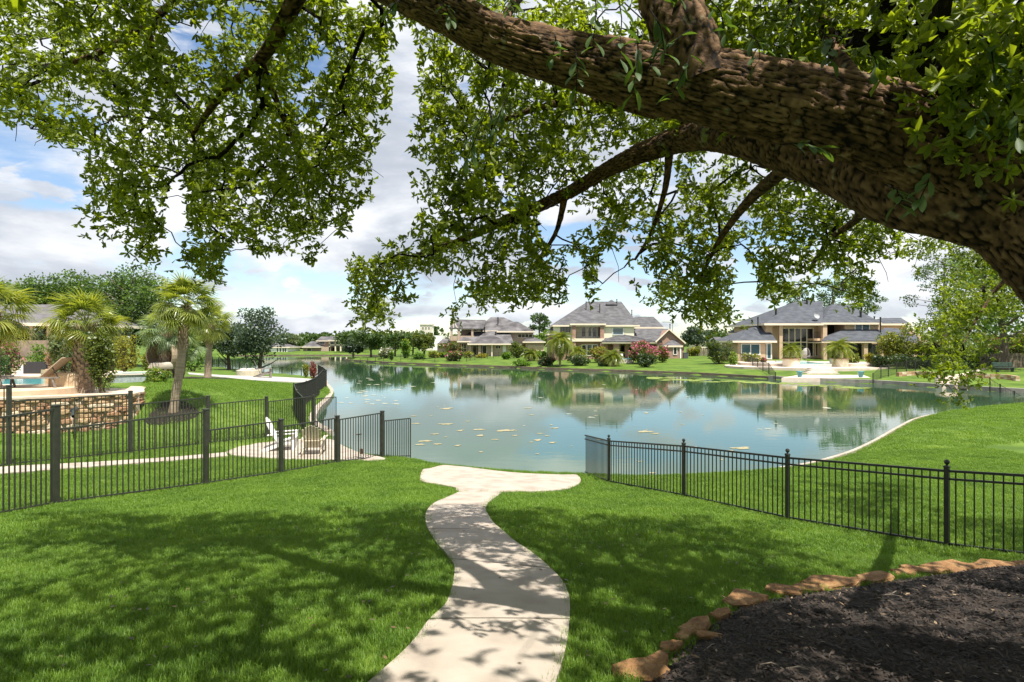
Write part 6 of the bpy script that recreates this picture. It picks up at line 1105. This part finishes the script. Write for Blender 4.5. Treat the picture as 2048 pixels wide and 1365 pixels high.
# ------------------------------------------------------------------ algae mats on the lake
ALG = M('algae_tan', (.21,.185,.10), (.33,.285,.17), rough=.9, scale=8, bump=.4); ALGW = M('algae_pale', (.26,.27,.20), (.42,.41,.33), rough=.9, scale=8, bump=.4); ALGG = M('algae_green', (.10,.15,.02), (.19,.24,.04), rough=.9, scale=2.5, bump=.3)
def mat_mesh(seed, mat):
    r_ = random.Random(seed); n_ = 22; vs_ = [(0,0,.012)]; ph = [r_.uniform(0,6.28) for _ in range(4)]
    for rr_, z in ((.55,.012),(1.0,.004)):
        for k in range(n_): a = 2*math.pi*k/n_; q = rr_*(1+.28*math.sin(2*a+ph[0])+.2*math.sin(3*a+ph[1])+.16*math.sin(5*a+ph[2])+r_.uniform(-.1,.1)); vs_.append((q*math.cos(a), q*math.sin(a)*.6, z))
    fs = [(0,1+k,1+(k+1)%n_) for k in range(n_)]+[(1+k,1+n_+k,1+n_+(k+1)%n_,1+(k+1)%n_) for k in range(n_)]; me = bpy.data.meshes.new('algae_mat'); me.from_pydata(vs_, [], fs); me.materials.append(mat); return me
AM = [mat_mesh(i, ALG) for i in range(4)]; AW = [mat_mesh(10+i, ALGW) for i in range(3)]; AGm = [mat_mesh(20+i, ALGG) for i in range(3)]; ra = random.Random(21)
def algae(px, py, w, ms, lab, grp, sy=1.0):
    x, y = onplane(px, py, .006)
    if not bool(inside(SH, np.array([x]), np.array([y]))[0]): return
    o = bpy.data.objects.new('algae_mat', ra.choice(ms)); COL.objects.link(o); o.location = (x, y, .006); s = w/2/F*y*.7; o.scale = (s, s*sy, 1); o.rotation_euler = (0,0,ra.uniform(-.4,.4)); tag(o, lab, 'algae', grp)
for px, py, w in ((892,849,32),(958,860,26),(1010,862,40),(1290,864,36),(1483,897,44),(1110,857,20),(893,818,34),(1056,817,18),(870,869,20),(920,862,20),(840,890,22),(960,872,24),(850,883,30),(875,889,20),(915,892,18),(1075,881,24),(1105,886,20),(1310,868,20),(1390,895,16),(1460,902,18),(1305,947,16),(1200,880,18),(1080,868,14),(990,880,16),(1030,872,14),(832,848,20),(827,833,14)): algae(px, py, w, AM, 'tan algae mat floating on the open water', 'tan algae mats on the lake', 1.5)
for k in range(26): algae(ra.uniform(830,1450), ra.uniform(800,925), ra.uniform(5,13), AM, 'tan algae mat floating on the open water', 'tan algae mats on the lake', 1.5)
for k in range(40): algae(ra.gauss(745,40), ra.uniform(757,812), ra.uniform(7,20), AW, 'pale algae fleck floating in front of the grassy point', 'pale algae flecks by the point', 1.6)
for k in range(20): algae(ra.uniform(1030,1700), ra.uniform(768,860), ra.uniform(5,18), AW, 'pale algae fleck floating below the lakeside houses', 'pale algae flecks below the houses', 1.6)
for k in range(34): px = 1300+k*13+ra.uniform(-6,6); yb = 748+(px-1250)*.042; algae(px, yb+5+ra.uniform(0,5), ra.uniform(26,50), AGm, 'bright green algae scum along the bulkhead', 'green algae scum along the bulkhead', 2.0)
